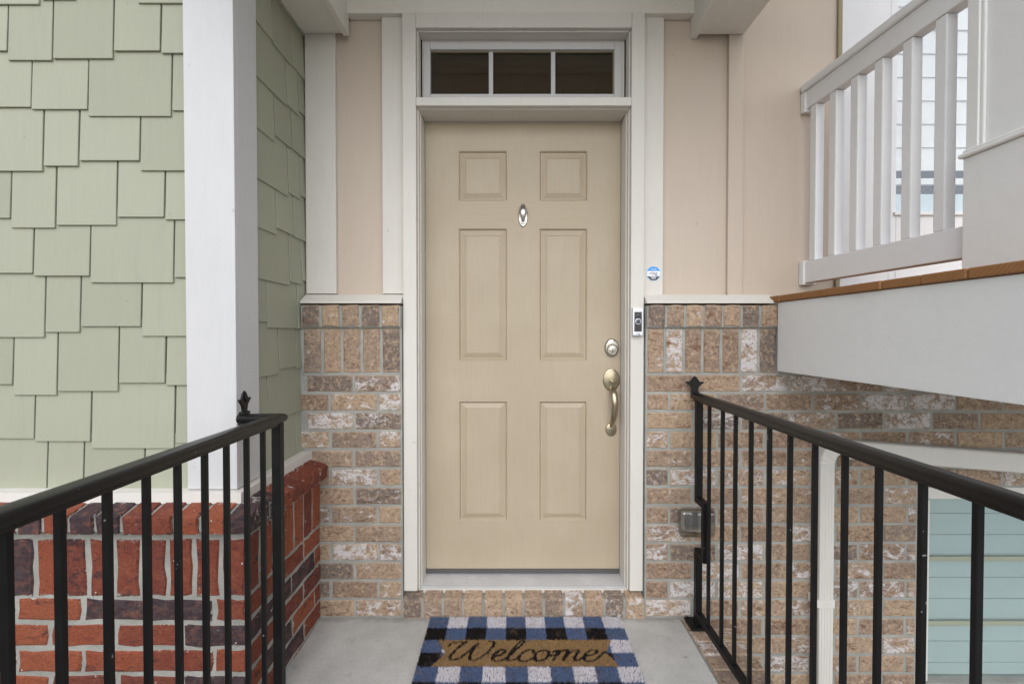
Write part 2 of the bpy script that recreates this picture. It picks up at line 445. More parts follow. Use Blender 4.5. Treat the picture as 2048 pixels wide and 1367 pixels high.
# ------------------------------------------------------------------ bricks
_cache = {}
def brick_mesh(L, H, D=0.06, rough=0.0016, ch=0.004, kind='t', variants=7):
    """irregular brick, face in the XZ plane at y=0 looking to -Y, centred on x and z"""
    key = (round(L, 3), round(H, 3), kind, random.randrange(variants))
    if key in _cache: return _cache[key]
    bm = bmesh.new()
    nl, nh = (4, 2) if L > H * 1.3 else ((2, 4) if H > L * 1.3 else (2, 2))
    per = []
    for i in range(nl): per.append((-L / 2 + L * i / nl, -H / 2))
    for i in range(nh): per.append((L / 2, -H / 2 + H * i / nh))
    for i in range(nl): per.append((L / 2 - L * i / nl, H / 2))
    for i in range(nh): per.append((-L / 2, H / 2 - H * i / nh))
    jit = [(x + random.uniform(-1, 1) * rough, z + random.uniform(-1, 1) * rough) for x, z in per]
    def shrink(p, d): return (p[0] - math.copysign(min(d, abs(p[0])), p[0]) * (abs(p[0]) > L * .45), p[1] - math.copysign(min(d, abs(p[1])), p[1]) * (abs(p[1]) > H * .42))
    back = [bm.verts.new((x, D, z)) for x, z in jit]
    mid = [bm.verts.new((x, ch * 0.9, z)) for x, z in jit]
    tilt = random.uniform(-.0008, .0008)
    fr = [bm.verts.new((*[shrink(p, ch * random.uniform(.7, 1.3))[0]], tilt + random.uniform(-.0007, .0007), shrink(p, ch * random.uniform(.7, 1.3))[1])) for p in jit]
    n = len(per)
    for k in range(n):
        j = (k + 1) % n
        bm.faces.new((back[k], back[j], mid[j], mid[k])); bm.faces.new((mid[k], mid[j], fr[j], fr[k]))
    bm.faces.new(fr)
    me = mesh_of(bm, 'brick')
    _cache[key] = me
    return me
def brick(parent, mat, cx, cz, y, L, H, rotz=0.0, kind='t', rough=0.0016, D=0.06, ch=0.004, tilt=0.004, x=None):
    me = brick_mesh(L, H, D, rough, ch, kind)
    o = link('brick', me, mat, parent)
    o.location = (cx, y, cz)
    o.rotation_euler = (0, random.uniform(-tilt, tilt), rotz)
    return o
PITCHZ, PITCHX, BH, BL = 0.0803, 0.2032, 0.0695, 0.1925

# --- tan brick wall beside and below the door
OPL, OPR = X(803, 0), X(1292, 0)            # door opening
WL, WR = -0.905, 2.60
FASX = 1.115                                # left face of the neighbouring deck
tanw = thing('brick_wall', 'tan and brown brick wall with white smears on both sides of the front door', 'wall', (0, 0.05, 0))
GWL, GWT = X(1834, 0, 1150), Z(975, 0, 1842)     # lower window opening
GWR, GWB = 2.42, Z(1366, 0, 1842)
SILLT, SILLB, SOLB = Z(610, 0), Z(655, 0), Z(747, 0)
for nm, a, b_, c_, d_ in (('mortar_bed', WL, OPL, -0.99, SILLT - 0.004), ('mortar_bed', OPR, GWL, -0.99, SILLT - 0.004),
                          ('mortar_bed', GWL, GWR, GWT, SILLT - 0.004), ('mortar_bed', GWL, GWR, -0.99, GWB),
                          ('mortar_bed', GWR, WR, -0.99, SILLT - 0.004), ('mortar_bed', OPL, OPR, -0.99, 0.072)):
    box(nm, 'grey_mortar', tanw, a, b_, 0.0035, 0.085, c_, d_, 0)
def tan_course(z, x0, x1, off, lo=None):
    x = x0 - off
    while x < x1 - 0.01:
        a, b_ = max(x, x0), min(x + PITCHX, x1)
        L = b_ - a - 0.0105
        if L > 0.025:
            if abs(L - BL) < 0.006: L = BL
            elif abs(L - 0.0911) < 0.006: L = 0.091
            brick(tanw, 'tan_brick', (a + b_) / 2 + random.uniform(-.0015, .0015), z + random.uniform(-.001, .001), random.uniform(-.0022, .0012), L, BH)
        x += PITCHX
nrow = 0
z = SOLB - PITCHZ / 2
while z > -0.46:
    off = 0.0 if nrow % 2 == 0 else PITCHX / 2
    if z > 0.0: tan_course(z, WL, OPL, (PITCHX - (OPL - WL) % PITCHX) + (PITCHX / 2 if nrow % 2 else 0) - (PITCHX if nrow % 2 else 0) + 0)
    if z > GWT: tan_course(z, OPR, 2.42, off)
    elif z > GWB: tan_course(z, OPR, GWL, off)
    else: tan_course(z, OPR, 2.42, off)
    nrow += 1; z -= PITCHZ
# courses tucked up behind the deck, soldier course and cap
zc = SOLB + PITCHZ / 2
while zc < SILLT - 0.03:
    tan_course(zc, 1.16, 2.42, PITCHX / 2 if nrow % 2 else 0); zc += PITCHZ; nrow += 1
def soldiers(x0, x1, n):
    w = (x1 - x0) / n
    for i in range(n):
        cx = x0 + (i + .5) * w
        brick(tanw, 'tan_brick', cx, (SILLB + SOLB) / 2, random.uniform(-.002, .001), round(w - .0115, 3), SILLB - SOLB - .009, kind='s')
        o = brick(tanw, 'tan_brick', cx, (SILLT + SILLB) / 2 + .002, -.016 + random.uniform(-.002, .001), round(w - .0115, 3), SILLT - SILLB - .006, kind='c', D=0.095, rough=.002)
soldiers(-0.888, OPL - .002, 5)
soldiers(OPR + .002, 1.125, 7)
for a, b_ in ((-0.888, OPL - .002), (OPR + .002, 1.125)):
    box('mortar_bed', 'grey_mortar', tanw, a, b_, -.0105, .0034, SILLB + .002, SILLT - .003, 0)
# rowlock step under the threshold: front face plus a sloping top
nst = 12
for i in range(nst):
    w = (OPR - OPL) / nst; cx = OPL + (i + .5) * w
    bm = bmesh.new()
    j = lambda a: random.uniform(-a, a)
    hw = w / 2 - .0055
    prism(bm, [Vector((-hw + j(.001), -.006 + j(.0015), -.004)), Vector((-hw + j(.001), -.006 + j(.0015), .0775 + j(.0015))), Vector((-hw + j(.001), 0.0, .083)),
               Vector((-hw, .075, .101)), Vector((-hw, .075, -.004))], Vector((2 * hw, 0, 0)))
    bmesh.ops.bevel(bm, geom=list(bm.edges), offset=.0018, segments=1, affect='EDGES')
    o = obj('brick', bm, 'tan_brick', tanw); o.location = (cx, 0, 0.002)
box('mortar_bed', 'grey_mortar', tanw, OPL, OPR, 0.0, 0.075, 0.0, 0.0815, 0)

# --- border bricks on the slab's right edge
yy = -0.002
while yy > -2.3:
    w = 0.079
    me = brick_mesh(0.188, 0.070, 0.05, .002, .005, 'b')
    o = link('brick', me, 'tan_brick', border)
    o.location = (SR + 0.006 + 0.098 + random.uniform(-.002, .002), yy - w / 2, random.uniform(-.003, .001))
    o.rotation_euler = (R(-90), 0, random.uniform(-.006, .006))
    yy -= w

# --- red brick wall in front and to the left
RX, RY = -0.8146, -0.575
SX, SY = -0.905, -0.485                      # siding planes above it
redw = thing('brick_wall', 'dark red brick base with pale mortar below the green shingles', 'wall', (-1.5, -0.5, 0))
RS_T, RS_B = Z(1075, RY), Z(1194, RY)        # soldier course
box('mortar_bed', 'pale_mortar', redw, -2.4, RX - .0035, RY + .0035, RY + .088, -0.99, RS_T + .03, 0)
box('mortar_bed', 'pale_mortar', redw, RX - .088, RX - .0035, RY + .089, -0.0045, -0.99, RS_T + .03, 0)
RPZ = 0.0795
def red(cx, cz, L, H, side=False, **k):
    if side: return brick(redw, 'red_brick', RX + random.uniform(-.001, .002), cz, cx, L, H, rotz=R(90), kind='r', rough=.0042, ch=.005, **k)
    return brick(redw, 'red_brick', cx, cz, RY + random.uniform(-.002, .001), L, H, kind='r', rough=.0042, ch=.005, **k)
k = 0; z = RS_B - RPZ / 2
while z > -0.10:
    off = 0.0 if k % 2 else PITCHX / 2
    x = RX + off
    first = True
    while x > -2.35:
        x1 = min(x, RX); x0 = x - PITCHX
        L = x1 - x0 - .0125
        if L > .03: red((x0 + x1) / 2, z + random.uniform(-.0015, .0015), BL - .002 if abs(L - .1907) < .004 else round(L, 3), .0665)
        x -= PITCHX
    y = RY + (0.0 if k % 2 == 0 else -PITCHX / 2) + .0
    while y < -0.02:
        y0, y1 = max(y, RY + .002), min(y + PITCHX, -0.004)
        L = y1 - y0 - .0115
        if L > .03: red((y0 + y1) / 2, z + random.uniform(-.0015, .0015), round(L, 3), .0665, side=True)
        y += PITCHX
    k += 1; z -= RPZ
x = RX
while x > -2.35:                             # soldiers, front
    red(x - .0405, (RS_T + RS_B) / 2, .067, RS_T - RS_B - .008); x -= .0815
y = RY
n = 7; w = (-0.004 - RY) / n
for i in range(n): red(RY + (i + .5) * w, (RS_T + RS_B) / 2, w - .0125, RS_T - RS_B - .008, side=True)
# sloping sill bricks
def sill_brick(w, yl):
    """profile in YZ; front at y=0 looking to -Y, slopes up to the back"""
    bm = bmesh.new(); j = lambda a: random.uniform(-a, a)
    prism(bm, [Vector((-w / 2, 0.0 + j(.002), -.056 + j(.002))), Vector((-w / 2, -.004 + j(.002), -.002 + j(.002))), Vector((-w / 2, .006, .002)),
               Vector((-w / 2, .070, .018)), Vector((-w / 2, yl, .020)), Vector((-w / 2, yl, -.056))], Vector((w, 0, 0)))
    bmesh.ops.bevel(bm, geom=list(bm.edges), offset=.003, segments=1, affect='EDGES')
    for v in bm.verts: v.co += Vector((j(.0013), j(.0013), j(.0013)))
    return mesh_of(bm, 'brick')
sm = [sill_brick(.066, .115) for _ in range(6)]
SZ = Z(1032, RY - .034)
x = RX + .036
first = True
while x > -2.35:
    o = link('brick', sm[random.randrange(6)], 'red_brick', redw)
    o.location = (x - .0395, RY - .034, SZ); o.rotation_euler = (0, random.uniform(-.01, .01), random.uniform(-.01, .01)); x -= .079
y = RY - .034 + .118
while y < -0.05:
    o = link('brick', sm[random.randrange(6)], 'red_brick', redw)
    o.location = (RX + .036, y + .0395, SZ); o.rotation_euler = (random.uniform(-.01, .01), 0, R(90)); y += .079
bm = bmesh.new()
prism(bm, [Vector((-2.4, RY - .027, SZ - .050)), Vector((-2.4, RY - .027, SZ - .007)), Vector((-2.4, RY + .04, SZ + .012)), Vector((-2.4, RY + .08, SZ + .013)), Vector((-2.4, RY + .08, SZ - .05))], Vector((2.4 + RX + .028, 0, 0)))
obj('mortar_bed', bm, 'pale_mortar', redw)
bm = bmesh.new()
prism(bm, [Vector((RX + .029, RY + .082, SZ - .050)), Vector((RX + .029, RY + .082, SZ - .007)), Vector((RX - .04, RY + .082, SZ + .0115)), Vector((RX - .08, RY + .082, SZ + .0125)), Vector((RX - .08, RY + .082, SZ - .05))], Vector((0, -RY - .087, 0)))
obj('mortar_bed', bm, 'pale_mortar', redw)

# ------------------------------------------------------------------ green shingle walls
shw = thing('shingle_wall', 'sage green staggered shingle siding with white corner post above red brick', 'wall', (-1.5, -0.4, 0.7))
TOPZ = 3.4
LEDZ = Z(977, SY - .02)
box('backing', 'sage_backing', shw, -2.4, SX - .012, SY + .012, SY + .10, LEDZ - .03, TOPZ, 0)
box('backing', 'sage_backing', shw, SX - .10, SX - .012, SY + .101, 0.085, LEDZ - .03, TOPZ, 0)
S_ = 2.734
PX0 = [  # rows of the front face: (left, right, bottom) in enlarged photo pixels, bottom of one row = top of the next
    [(-260, 232, 38), (245, 428, 10), (440, 758, -8), (770, 1100, 32)],
    [(-250, 57, 290), (65, 302, 342), (310, 632, 332), (640, 888, 290), (897, 1100, 303)],
    [(-240, 187, 595), (192, 494, 607), (501, 948, 645), (956, 1100, 614)],
    [(-235, 250, 942), (259, 443, 914), (453, 776, 885), (784, 1100, 940)],
    [(-235, 74, 1197), (82, 318, 1250), (328, 650, 1235), (659, 909, 1191), (918, 1100, 1205)],
    [(-240, 197, 1495), (205, 505, 1510), (513, 960, 1547), (968, 1100, 1518)],
    [(-230, 260, 1843), (268, 452, 1815), (460, 783, 1784), (792, 1100, 1837)],
    [(-235, 87, 2098), (95, 327, 2156), (336, 660, 2135), (668, 914, 2090), (924, 1100, 2103)],
    [(-240, 204, 2392), (211, 509, 2407), (519, 964, 2445), (974, 1100, 2417)],
    [(-240, 274, 2760), (281, 471, 2760), (479, 801, 2760), (809, 1100, 2760)]]
def shingle(x0, x1, z0, z1, plane, along_y=False):
    """slightly tilted board: bottom edge proud"""
    bm = bmesh.new()
    t0, t1 = .013, .004
    if not along_y:
        pts = [Vector((x0, plane, z0)), Vector((x0, plane - .0, z1)), Vector((x0, plane + .012, z1)), Vector((x0, plane + .012, z0))]
        pts = [Vector((x0, plane - t0, z0)), Vector((x0, plane - t1, z1)), Vector((x0, plane + .011, z1)), Vector((x0, plane + .011, z0))]
        prism(bm, pts, Vector((x1 - x0, 0, 0)))
    else:
        pts = [Vector((plane + t0, x0, z0)), Vector((plane + t1, x0, z1)), Vector((plane - .011, x0, z1)), Vector((plane - .011, x0, z0))]
        prism(bm, pts, Vector((0, x1 - x0, 0)))
    bmesh.ops.bevel(bm, geom=list(bm.edges), offset=.0012, segments=1, affect='EDGES')
    return obj('shingle', bm, 'sage_shingle', shw)
rowbot = []
for row in PX0:
    rowbot.append([(X(a / S_, SY, b / S_), X(c / S_, SY, b / S_), Z(b / S_, SY, (a + c) / 2 / S_)) for a, c, b in
                   [(l, r, bt) for l, r, bt in row]])
def top_for(rows, i, mid, a, b):
    """top is hidden under the lowest bottom edge of the row above"""
    if i == 0: return None
    zs = [t[2] for t in rows[i - 1] if t[1] > a - .02 and t[0] < b + .02]
    return (max(zs) if zs else rows[i - 1][0][2]) + .03
for i, row in enumerate(rowbot):
    for a, b, zb in row:
        b = min(b, -0.98)
        if b - a < .02: continue
        zt = top_for(rowbot, i, 0, a, b) or zb + .23
        shingle(a, b, max(zb, LEDZ - .012), zt, SY - .0004 * (i % 2))
    # rows carry on beyond the frame to the left
    x = row[0][0] - .004
    while x > -2.35:
        w = random.choice((.10, .17, .19, .25)); zb = row[1][2] + random.uniform(-.012, .03)
        if i == 9: zb = LEDZ - .012
        zt = (rowbot[i - 1][1][2] + .06) if i else zb + .25
        shingle(x - w, x, zb, zt, SY - .0004 * (i % 2)); x -= w + .004
# rows above the frame
z = rowbot[0][1][2] + .172; i = 0
while z < TOPZ - .1:
    x = -0.985 - random.uniform(0, .1)
    shingle(x, -0.98, z + .01, z + .23, SY)
    while x > -2.35:
        w = random.choice((.10, .17, .19, .25)); shingle(x - .004 - w, x - .004, z + random.uniform(-.012, .03), z + .235, SY - .0004 * (i % 2)); x -= w + .004
    z += .172; i += 1
SIDE = [  # side return, same units
    [(1340, 1475, -150), (1478, 1506, -40), (1510, 1690, 130)],
    [(1340, 1475, 142), (1479, 1577, 300), (1581, 1690, 420)],
    [(1340, 1364, 350), (1368, 1551, 490), (1556, 1618, 603), (1622, 1690, 642)],
    [(1340, 1485, 717), (1490, 1581, 778), (1586, 1690, 858)],
    [(1340, 1373, 925), (1377, 1560, 1020), (1565, 1627, 1073), (1631, 1690, 1087)],
    [(1340, 1496, 1252), (1500, 1590, 1267), (1595, 1690, 1315)],
    [(1340, 1379, 1485), (1383, 1568, 1540), (1573, 1634, 1548), (1638, 1690, 1540)],
    [(1340, 1445, 1757), (1449, 1613, 1793), (1617, 1690, 1797)],
    [(1340, 1509, 2058), (1514, 1606, 2010), (1610, 1690, 2008)],
    [(1340, 1449, 2300), (1453, 1632, 2275), (1636, 1690, 2233)],
    [(1340, 1520, 2700), (1525, 1606, 2700), (1610, 1690, 2700)]]
srow = []
for row in SIDE:
    r = []
    for a, c, b in row:
        p0, p1 = on_x(a / S_, b / S_, SX), on_x(c / S_, b / S_, SX)
        r.append((max(p0.y, -0.42), min(p1.y, 0.062), on_x((a + c) / 2 / S_, b / S_, SX).z))
    srow.append(r)
for i, row in enumerate(srow):
    for a, b, zb in row:
        if b - a < .008: continue
        zt = top_for(srow, i, 0, a, b) or zb + .25
        zb = max(zb, LEDZ - .012)
        if zt - zb > .36: zt = zb + .30
        shingle(a, b, max(zb, LEDZ - .012), zt, SX, True)
# post boards
PFY, PSX = SY - .032, SX + .030
PL, PM = X(368, PFY, 300), PSX
CB = LEDZ + .002
box('corner_board', 'white_paint', shw, PL, PSX, PFY, PFY + .022, CB, TOPZ, .002)
box('corner_board', 'white_paint', shw, PSX - .022, PSX - .0006, PFY + .0224, PFY + .140, CB, TOPZ, .002)
# ledge trim over the brick: upright front edge, sloping top, mitred at the corner
YT, XT = RY + .036, RX - .036
TZ0, TZ1 = SZ + .0135, Z(985, YT)
LEDZ2 = LEDZ
bm = bmesh.new()
prism(bm, [Vector((-2.4, YT, TZ0)), Vector((-2.4, YT, TZ1)), Vector((-2.4, SY - .02, LEDZ2)), Vector((-2.4, SY + .02, LEDZ2)), Vector((-2.4, SY + .02, TZ0))], Vector((1.2, 0, 0)))
for v in bm.verts:
    if v.co.x > -1.3: v.co.x = XT - (v.co.y - YT)
obj('ledge_trim', bm, 'trim_paint', shw)
bm = bmesh.new()
prism(bm, [Vector((XT, 0, TZ0)), Vector((XT, 0, TZ1)), Vector((SX + .02, 0, LEDZ2)), Vector((SX - .02, 0, LEDZ2)), Vector((SX - .02, 0, TZ0))], Vector((0, -.4, 0)))
for v in bm.verts:
    if v.co.y < -.3: v.co.y = YT + .0012 + (XT - v.co.x)
obj('ledge_trim', bm, 'trim_paint', shw)

# ------------------------------------------------------------------ peach siding wall, boards, frieze
PY = 0.070
pw = thing('siding_wall', 'peach panel siding with pale vertical boards above the tan brick', 'wall', (0, 0.1, 1.35))
LBZ = Z(588, PY)
OL, OR_ = X(806, .02, 600), X(1288, .02, 600)      # casing outer edges
box('wall_panel', 'peach_siding', pw, SX - .05, OL + .03, PY, PY + .08, SILLT - .05, TOPZ, 0)
box('wall_panel', 'peach_siding', pw, OR_ - .03, X(1668, PY), PY, PY + .08, SILLT - .05, TOPZ, 0)
box('wall_panel', 'peach_siding', pw, OL + .03, OR_ - .03, PY, PY + .08, 2.58, TOPZ, 0)
BY = PY - .022
box('trim_board', 'trim_paint', pw, SX + .014, X(671, BY, 300), BY, PY - .001, LBZ, 2.62, .002)
box('trim_board', 'trim_paint', pw, X(764, BY, 300), OL - .001, BY, PY - .001, LBZ, 2.60, .002)
box('trim_board', 'trim_paint', pw, OR_ + .001, X(1327, BY, 300), BY, PY - .001, Z(597, BY), 2.60, .002)
box('batten', 'peach_siding', pw, X(1457, PY - .018, 300), X(1487, PY - .018, 300), PY - .018, PY - .001, Z(597, PY), TOPZ, .002)
box('corner_strip', 'old_wood_strip', pw, X(1667, PY), X(1675, PY), PY - .012, PY + .05, 1.34, TOPZ, .001)
for a, b in ((SX + .012, OPL), (OPR, 1.12)):
    bm = bmesh.new()
    zt, zb = Z(589, BY), Z(605, 0)
    prism(bm, [Vector((a, -.012, zb - .003)), Vector((a, -.012, zb + .006)), Vector((a, PY - .024, zt)), Vector((a, PY + .01, zt)), Vector((a, PY + .01, zb - .003))], Vector((b - a, 0, 0)))
    obj('ledge_trim', bm, 'trim_paint', pw)
FZ = Z(29, .03)
box('frieze_board', 'beam_paint', pw, -0.70, 0.78, .022, PY - .0015, FZ, 3.0, .002)

# ------------------------------------------------------------------ door frame with transom
DY = 0.160
fr = thing('door_frame', 'off-white door casing with stepped mouldings around the tan front door', 'door frame', (0.05, 0.05, 0.1))
CB_ = Z(1181, .02)
IL, IR = X(833.5, .02, 700), X(1261, .02, 700)
def upright(xa, xb, sgn):
    # casing board, with a shallow inner bead and the jamb behind
    box('casing', 'trim_paint', fr, xa, xb, .018, .062, CB_, FZ - .001, .003)
upright(OL, IL, 1); upright(IR, OR_, -1)
box('head_casing', 'trim_paint', fr, IL + .0005, IR - .0005, .0185, .062, Z(56, .02), FZ - .001, .002)
# transom bar between door and transom
TB1, TB0 = Z(196, .022), Z(213, .022)
box('transom_bar', 'trim_paint', fr, IL + .0005, IR - .0005, .014, .10, TB0, TB1, .003)
# inner stepped bead round both openings, then the jambs
for (z0, z1) in ((CB_ - .006, TB0), (TB1, Z(56, .02))):
    b_ = .008; yb = .040
    box('jamb_bead', 'trim_paint', fr, IL + .0006, IL + .007, yb, .10, z0, z1 - .0005, .002)
    box('jamb_bead', 'trim_paint', fr, IR - .007, IR - .0006, yb, .10, z0, z1 - .0005, .002)
    box('jamb_bead', 'trim_paint', fr, IL + .0075, IR - .0075, yb, .0995, z1 - .005, z1 + .004, .0015)
JL, JR = IL + .0115, IR - .0115
DTOP = Z(240, DY - .002)
box('jamb', 'trim_paint', fr, IL + .004, JL, .070, DY + .02, .098, TB0 - .004, .002)
box('jamb', 'trim_paint', fr, JR, IR - .004, .070, DY + .02, .098, TB0 - .004, .002)
box('head_jamb', 'trim_paint', fr, JL + .0005, JR - .0005, .1003, DY + .02, TB0 - .004, TB0 + .03, .001)
bm = bmesh.new()
prism(bm, [Vector((IL + .0012, .055, .078)), Vector((IL + .0012, .055, .104)), Vector((IL + .0012, .062, .1065)), Vector((IL + .0012, DY - .012, .1135)), Vector((IL + .0012, DY + .04, .1135)), Vector((IL + .0012, DY + .04, .078))], Vector((IR - IL - .0024, 0, 0)))
for k_ in range(5):
    quadbox(bm, IL + .015, IR - .015, .075 + k_ * .014, .080 + k_ * .014, .105, .1086 + k_ * .001)
obj('threshold', bm, 'aluminium', fr)
box('sill_edge', 'caulk', fr, IL - .002, IR + .002, .046, .0545, .082, .1005, .002)
tr = thing('transom_window', 'three-pane transom window over the front door with dark glass', 'window', (0.05, 0.1, 2.2))
WY = .112
wl_, wr_ = X(847, WY - .02, 130), X(1244, WY - .02, 130)
gl, gr = X(862, WY, 150), X(1227, WY, 150)
gt, gb = Z(104, WY), Z(192, WY)
wt = Z(85, WY - .02)
box('window_frame', 'white_paint', tr, wl_, gl, WY - .02, WY + .03, TB1 + .0005, wt, .002)
box('window_frame', 'white_paint', tr, gr, wr_, WY - .02, WY + .03, TB1 + .0005, wt, .002)
box('window_frame', 'white_paint', tr, gl + .0005, gr - .0005, WY - .02, WY + .03, gt, wt - .0003, .002)
box('frame_reveal', 'trim_paint', tr, IL + .012, wl_ - .0004, WY - .012, WY + .03, TB1 + .0005, wt + .05, .001)
box('frame_reveal', 'trim_paint', tr, wr_ + .0004, IR - .012, WY - .012, WY + .03, TB1 + .0005, wt + .05, .001)
box('frame_reveal', 'trim_paint', tr, wl_, wr_, WY - .012, WY + .03, wt + .0005, wt + .05, 0)
if gb > TB1 + .002: box('window_frame', 'white_paint', tr, gl + .0005, gr - .0005, WY - .018, WY + .03, TB1 + .0008, gb, .001)
box('glazing_strip', 'old_wood_strip', tr, gl + .001, gr - .001, WY - .0035, WY + .004, gt - .0035, gt - .0004, 0)
box('glazing_strip', 'old_wood_strip', tr, gr - .0035, gr - .0004, WY - .0035, WY + .004, gb + .001, gt - .004, 0)
m1, m2 = X(982, WY, 150), X(1106, WY, 150)
for m in (m1, m2): box('muntin', 'white_paint', tr, m - .0095, m + .0095, WY - .009, WY + .001, gb + .0005, gt - .0038, .002)
for a, b in ((gl, m1), (m1, m2), (m2, gr)):
    box('pane', 'transom_glass', tr, a + .0003, b - .0003, WY + .0035, WY + .0075, gb, gt, 0)
zz = gb - .004
while zz < gt:
    bm = bmesh.new(); prism(bm, [Vector((gl - .005, .150, zz)), Vector((gl - .005, .138, zz + .033)), Vector((gl - .005, .141, zz + .034)), Vector((gl - .005, .153, zz + .001))], Vector((gr - gl + .01, 0, 0)))
    obj('slat', bm, 'reflection_brown', tr); zz += .0365  # brown strips imitate the ceiling planks mirrored in the glass
# dim hall behind the transom
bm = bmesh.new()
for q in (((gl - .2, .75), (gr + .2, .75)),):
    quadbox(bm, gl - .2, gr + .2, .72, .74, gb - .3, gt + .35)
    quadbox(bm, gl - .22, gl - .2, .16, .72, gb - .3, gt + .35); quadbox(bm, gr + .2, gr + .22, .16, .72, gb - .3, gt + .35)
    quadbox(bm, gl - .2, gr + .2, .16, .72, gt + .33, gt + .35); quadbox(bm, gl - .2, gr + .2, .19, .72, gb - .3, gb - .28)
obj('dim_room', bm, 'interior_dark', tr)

# ------------------------------------------------------------------ front door
dr = thing('front_door', 'tan six-panel front door with brass handle set and small knocker', 'door', (0.05, DY, 0.11))
DB = Z(1136, DY)
dl, dR = JL + .002, JR - .002
panels = []
for (pa, pb, pt, pbm) in ((917, 1015, 301, 402), (1078, 1175, 303, 402), (917, 1015, 456, 721), (1078, 1176, 456, 721), (917, 1015, 801, 1041), (1078, 1175, 801, 1039)):
    panels.append((X(pa, DY, 600), X(pb, DY, 600), Z(pbm, DY), Z(pt, DY)))
xs = sorted({dl, dR} | {p[0] for p in panels[:2]} | {p[1] for p in panels[:2]})
c0, c1, c2, c3 = panels[0][0], panels[0][1], panels[1][0], panels[1][1]
for i_ in (2, 4): panels[i_] = (c0, c1, panels[i_][2], panels[i_][3])
for i_ in (3, 5): panels[i_] = (c2, c3, panels[i_][2], panels[i_][3])
panels[1] = (c2, c3, panels[0][2], panels[0][3]); panels[3] = (c2, c3, panels[2][2], panels[2][3]); panels[5] = (c2, c3, panels[4][2], panels[4][3])
bm = bmesh.new()
def face_rect(x0, x1, z0, z1, y=DY):
    bm.faces.new([bm.verts.new((x, y, z_)) for x, z_ in ((x0, z0), (x1, z0), (x1, z1), (x0, z1))])
zc_ = [DB, panels[4][2], panels[4][3], panels[2][2], panels[2][3], panels[0][2], panels[0][3], DTOP]
xc_ = [dl, c0, c1, c2, c3, dR]
for i_ in range(5):
    for j_ in range(7):
        if i_ in (1, 3) and j_ in (1, 3, 5): continue
        if j_ == 4 and i_ in (1, 2, 3): continue
        face_rect(xc_[i_], xc_[i_ + 1], zc_[j_], zc_[j_ + 1])
bmesh.ops.remove_doubles(bm, verts=bm.verts, dist=.0001)
# edges of the leaf
for (x0, x1) in ((dl, dl), (dR, dR)):
    bm.faces.new([bm.verts.new(p) for p in ((x0, DY, DB), (x0, DY + .044, DB), (x0, DY + .044, DTOP), (x0, DY, DTOP))])
bm.faces.new([bm.verts.new(p) for p in ((dl, DY, DTOP), (dR, DY, DTOP), (dR, DY + .044, DTOP), (dl, DY + .044, DTOP))])
bm.faces.new([bm.verts.new(p) for p in ((dl, DY, DB), (dR, DY, DB), (dR, DY + .044, DB), (dl, DY + .044, DB))])
bm.faces.new([bm.verts.new(p) for p in ((dl, DY + .044, DB), (dR, DY + .044, DB), (dR, DY + .044, DTOP), (dl, DY + .044, DTOP))])
obj('door_leaf', bm, 'door_paint', dr)
bm = bmesh.new()
face_rect(c0, c3, panels[2][3], panels[0][2])
obj('lock_rail', bm, 'door_rail_paint', dr)
prof = [(0, 0), (.0025, -.0012), (.005, .001), (.0085, .0095), (.013, .0095), (.034, .0015), (.0355, .0035), (.037, .003)]
for p in panels:
    bm = bmesh.new(); rings = []
    for ins, dep in prof:
        rings.append([bm.verts.new((x, DY + dep, z_)) for x, z_ in ((p[0] + ins, p[2] + ins), (p[1] - ins, p[2] + ins), (p[1] - ins, p[3] - ins), (p[0] + ins, p[3] - ins))])
    for a, b in zip(rings, rings[1:]):
        for k_ in range(4): bm.faces.new((a[k_], a[(k_ + 1) % 4], b[(k_ + 1) % 4], b[k_]))
    bm.faces.new(rings[-1])
    obj('raised_panel', bm, 'door_paint', dr)
box('door_sweep', 'dark_rubber', dr, dl + .001, dR - .001, DY - .004, DY + .03, Z(1145, DY), DB - .0003, .001)
# knocker
kx, kz = X(1046, DY, 428), Z(429, DY)
bm = bmesh.new(); dome(bm, kx, kz - .004, .0215, .052, DY, [(1, 0), (1, .003), (.93, .0055), (.80, .0045), (.5, .0045)], 36)
kn = obj('door_knocker', bm, 'satin_nickel', dr, True)
bm = bmesh.new(); dome(bm, kx, kz - .034, .0105, .012, DY - .0045, [(1, 0), (1, .003), (.8, .005), (.5, .0052)], 20); obj('strike_plate', bm, 'satin_nickel', kn, True)
bm = bmesh.new(); tube(bm, [Vector((kx, DY - .006, kz + .040)), Vector((kx, DY - .013, kz + .026)), Vector((kx, DY - .018, kz + .010)), Vector((kx, DY - .017, kz - .008)), Vector((kx, DY - .014, kz - .028)), Vector((kx, DY - .011, kz - .036))],
     [.009, .0125, .0145, .0115, .0065, .0055], 16, .45); obj('striker', bm, 'satin_nickel', kn, True)
# deadbolt
hx, hz = X(1223, DY, 695), Z(695, DY)
bm = bmesh.new(); dome(bm, hx, hz, .033, .0425, DY, [(1, 0), (1, .004), (.95, .009), (.85, .012), (.6, .0125)], 36); dbt = obj('deadbolt', bm, 'satin_nickel', dr, True)
bm = bmesh.new(); dome(bm, hx, hz - .008, .0255, .0265, DY - .0115, [(1, 0), (.97, .008), (.82, .013), (.78, .010), (.62, .010), (.60, .015), (.3, .016)], 32); obj('lock_cylinder', bm, 'satin_nickel', dbt, True)
box('key_slot', 'interior_dark', dbt, hx - .0012, hx + .0012, DY - .0286, DY - .0270, hz - .0145, hz - .0025, 0)
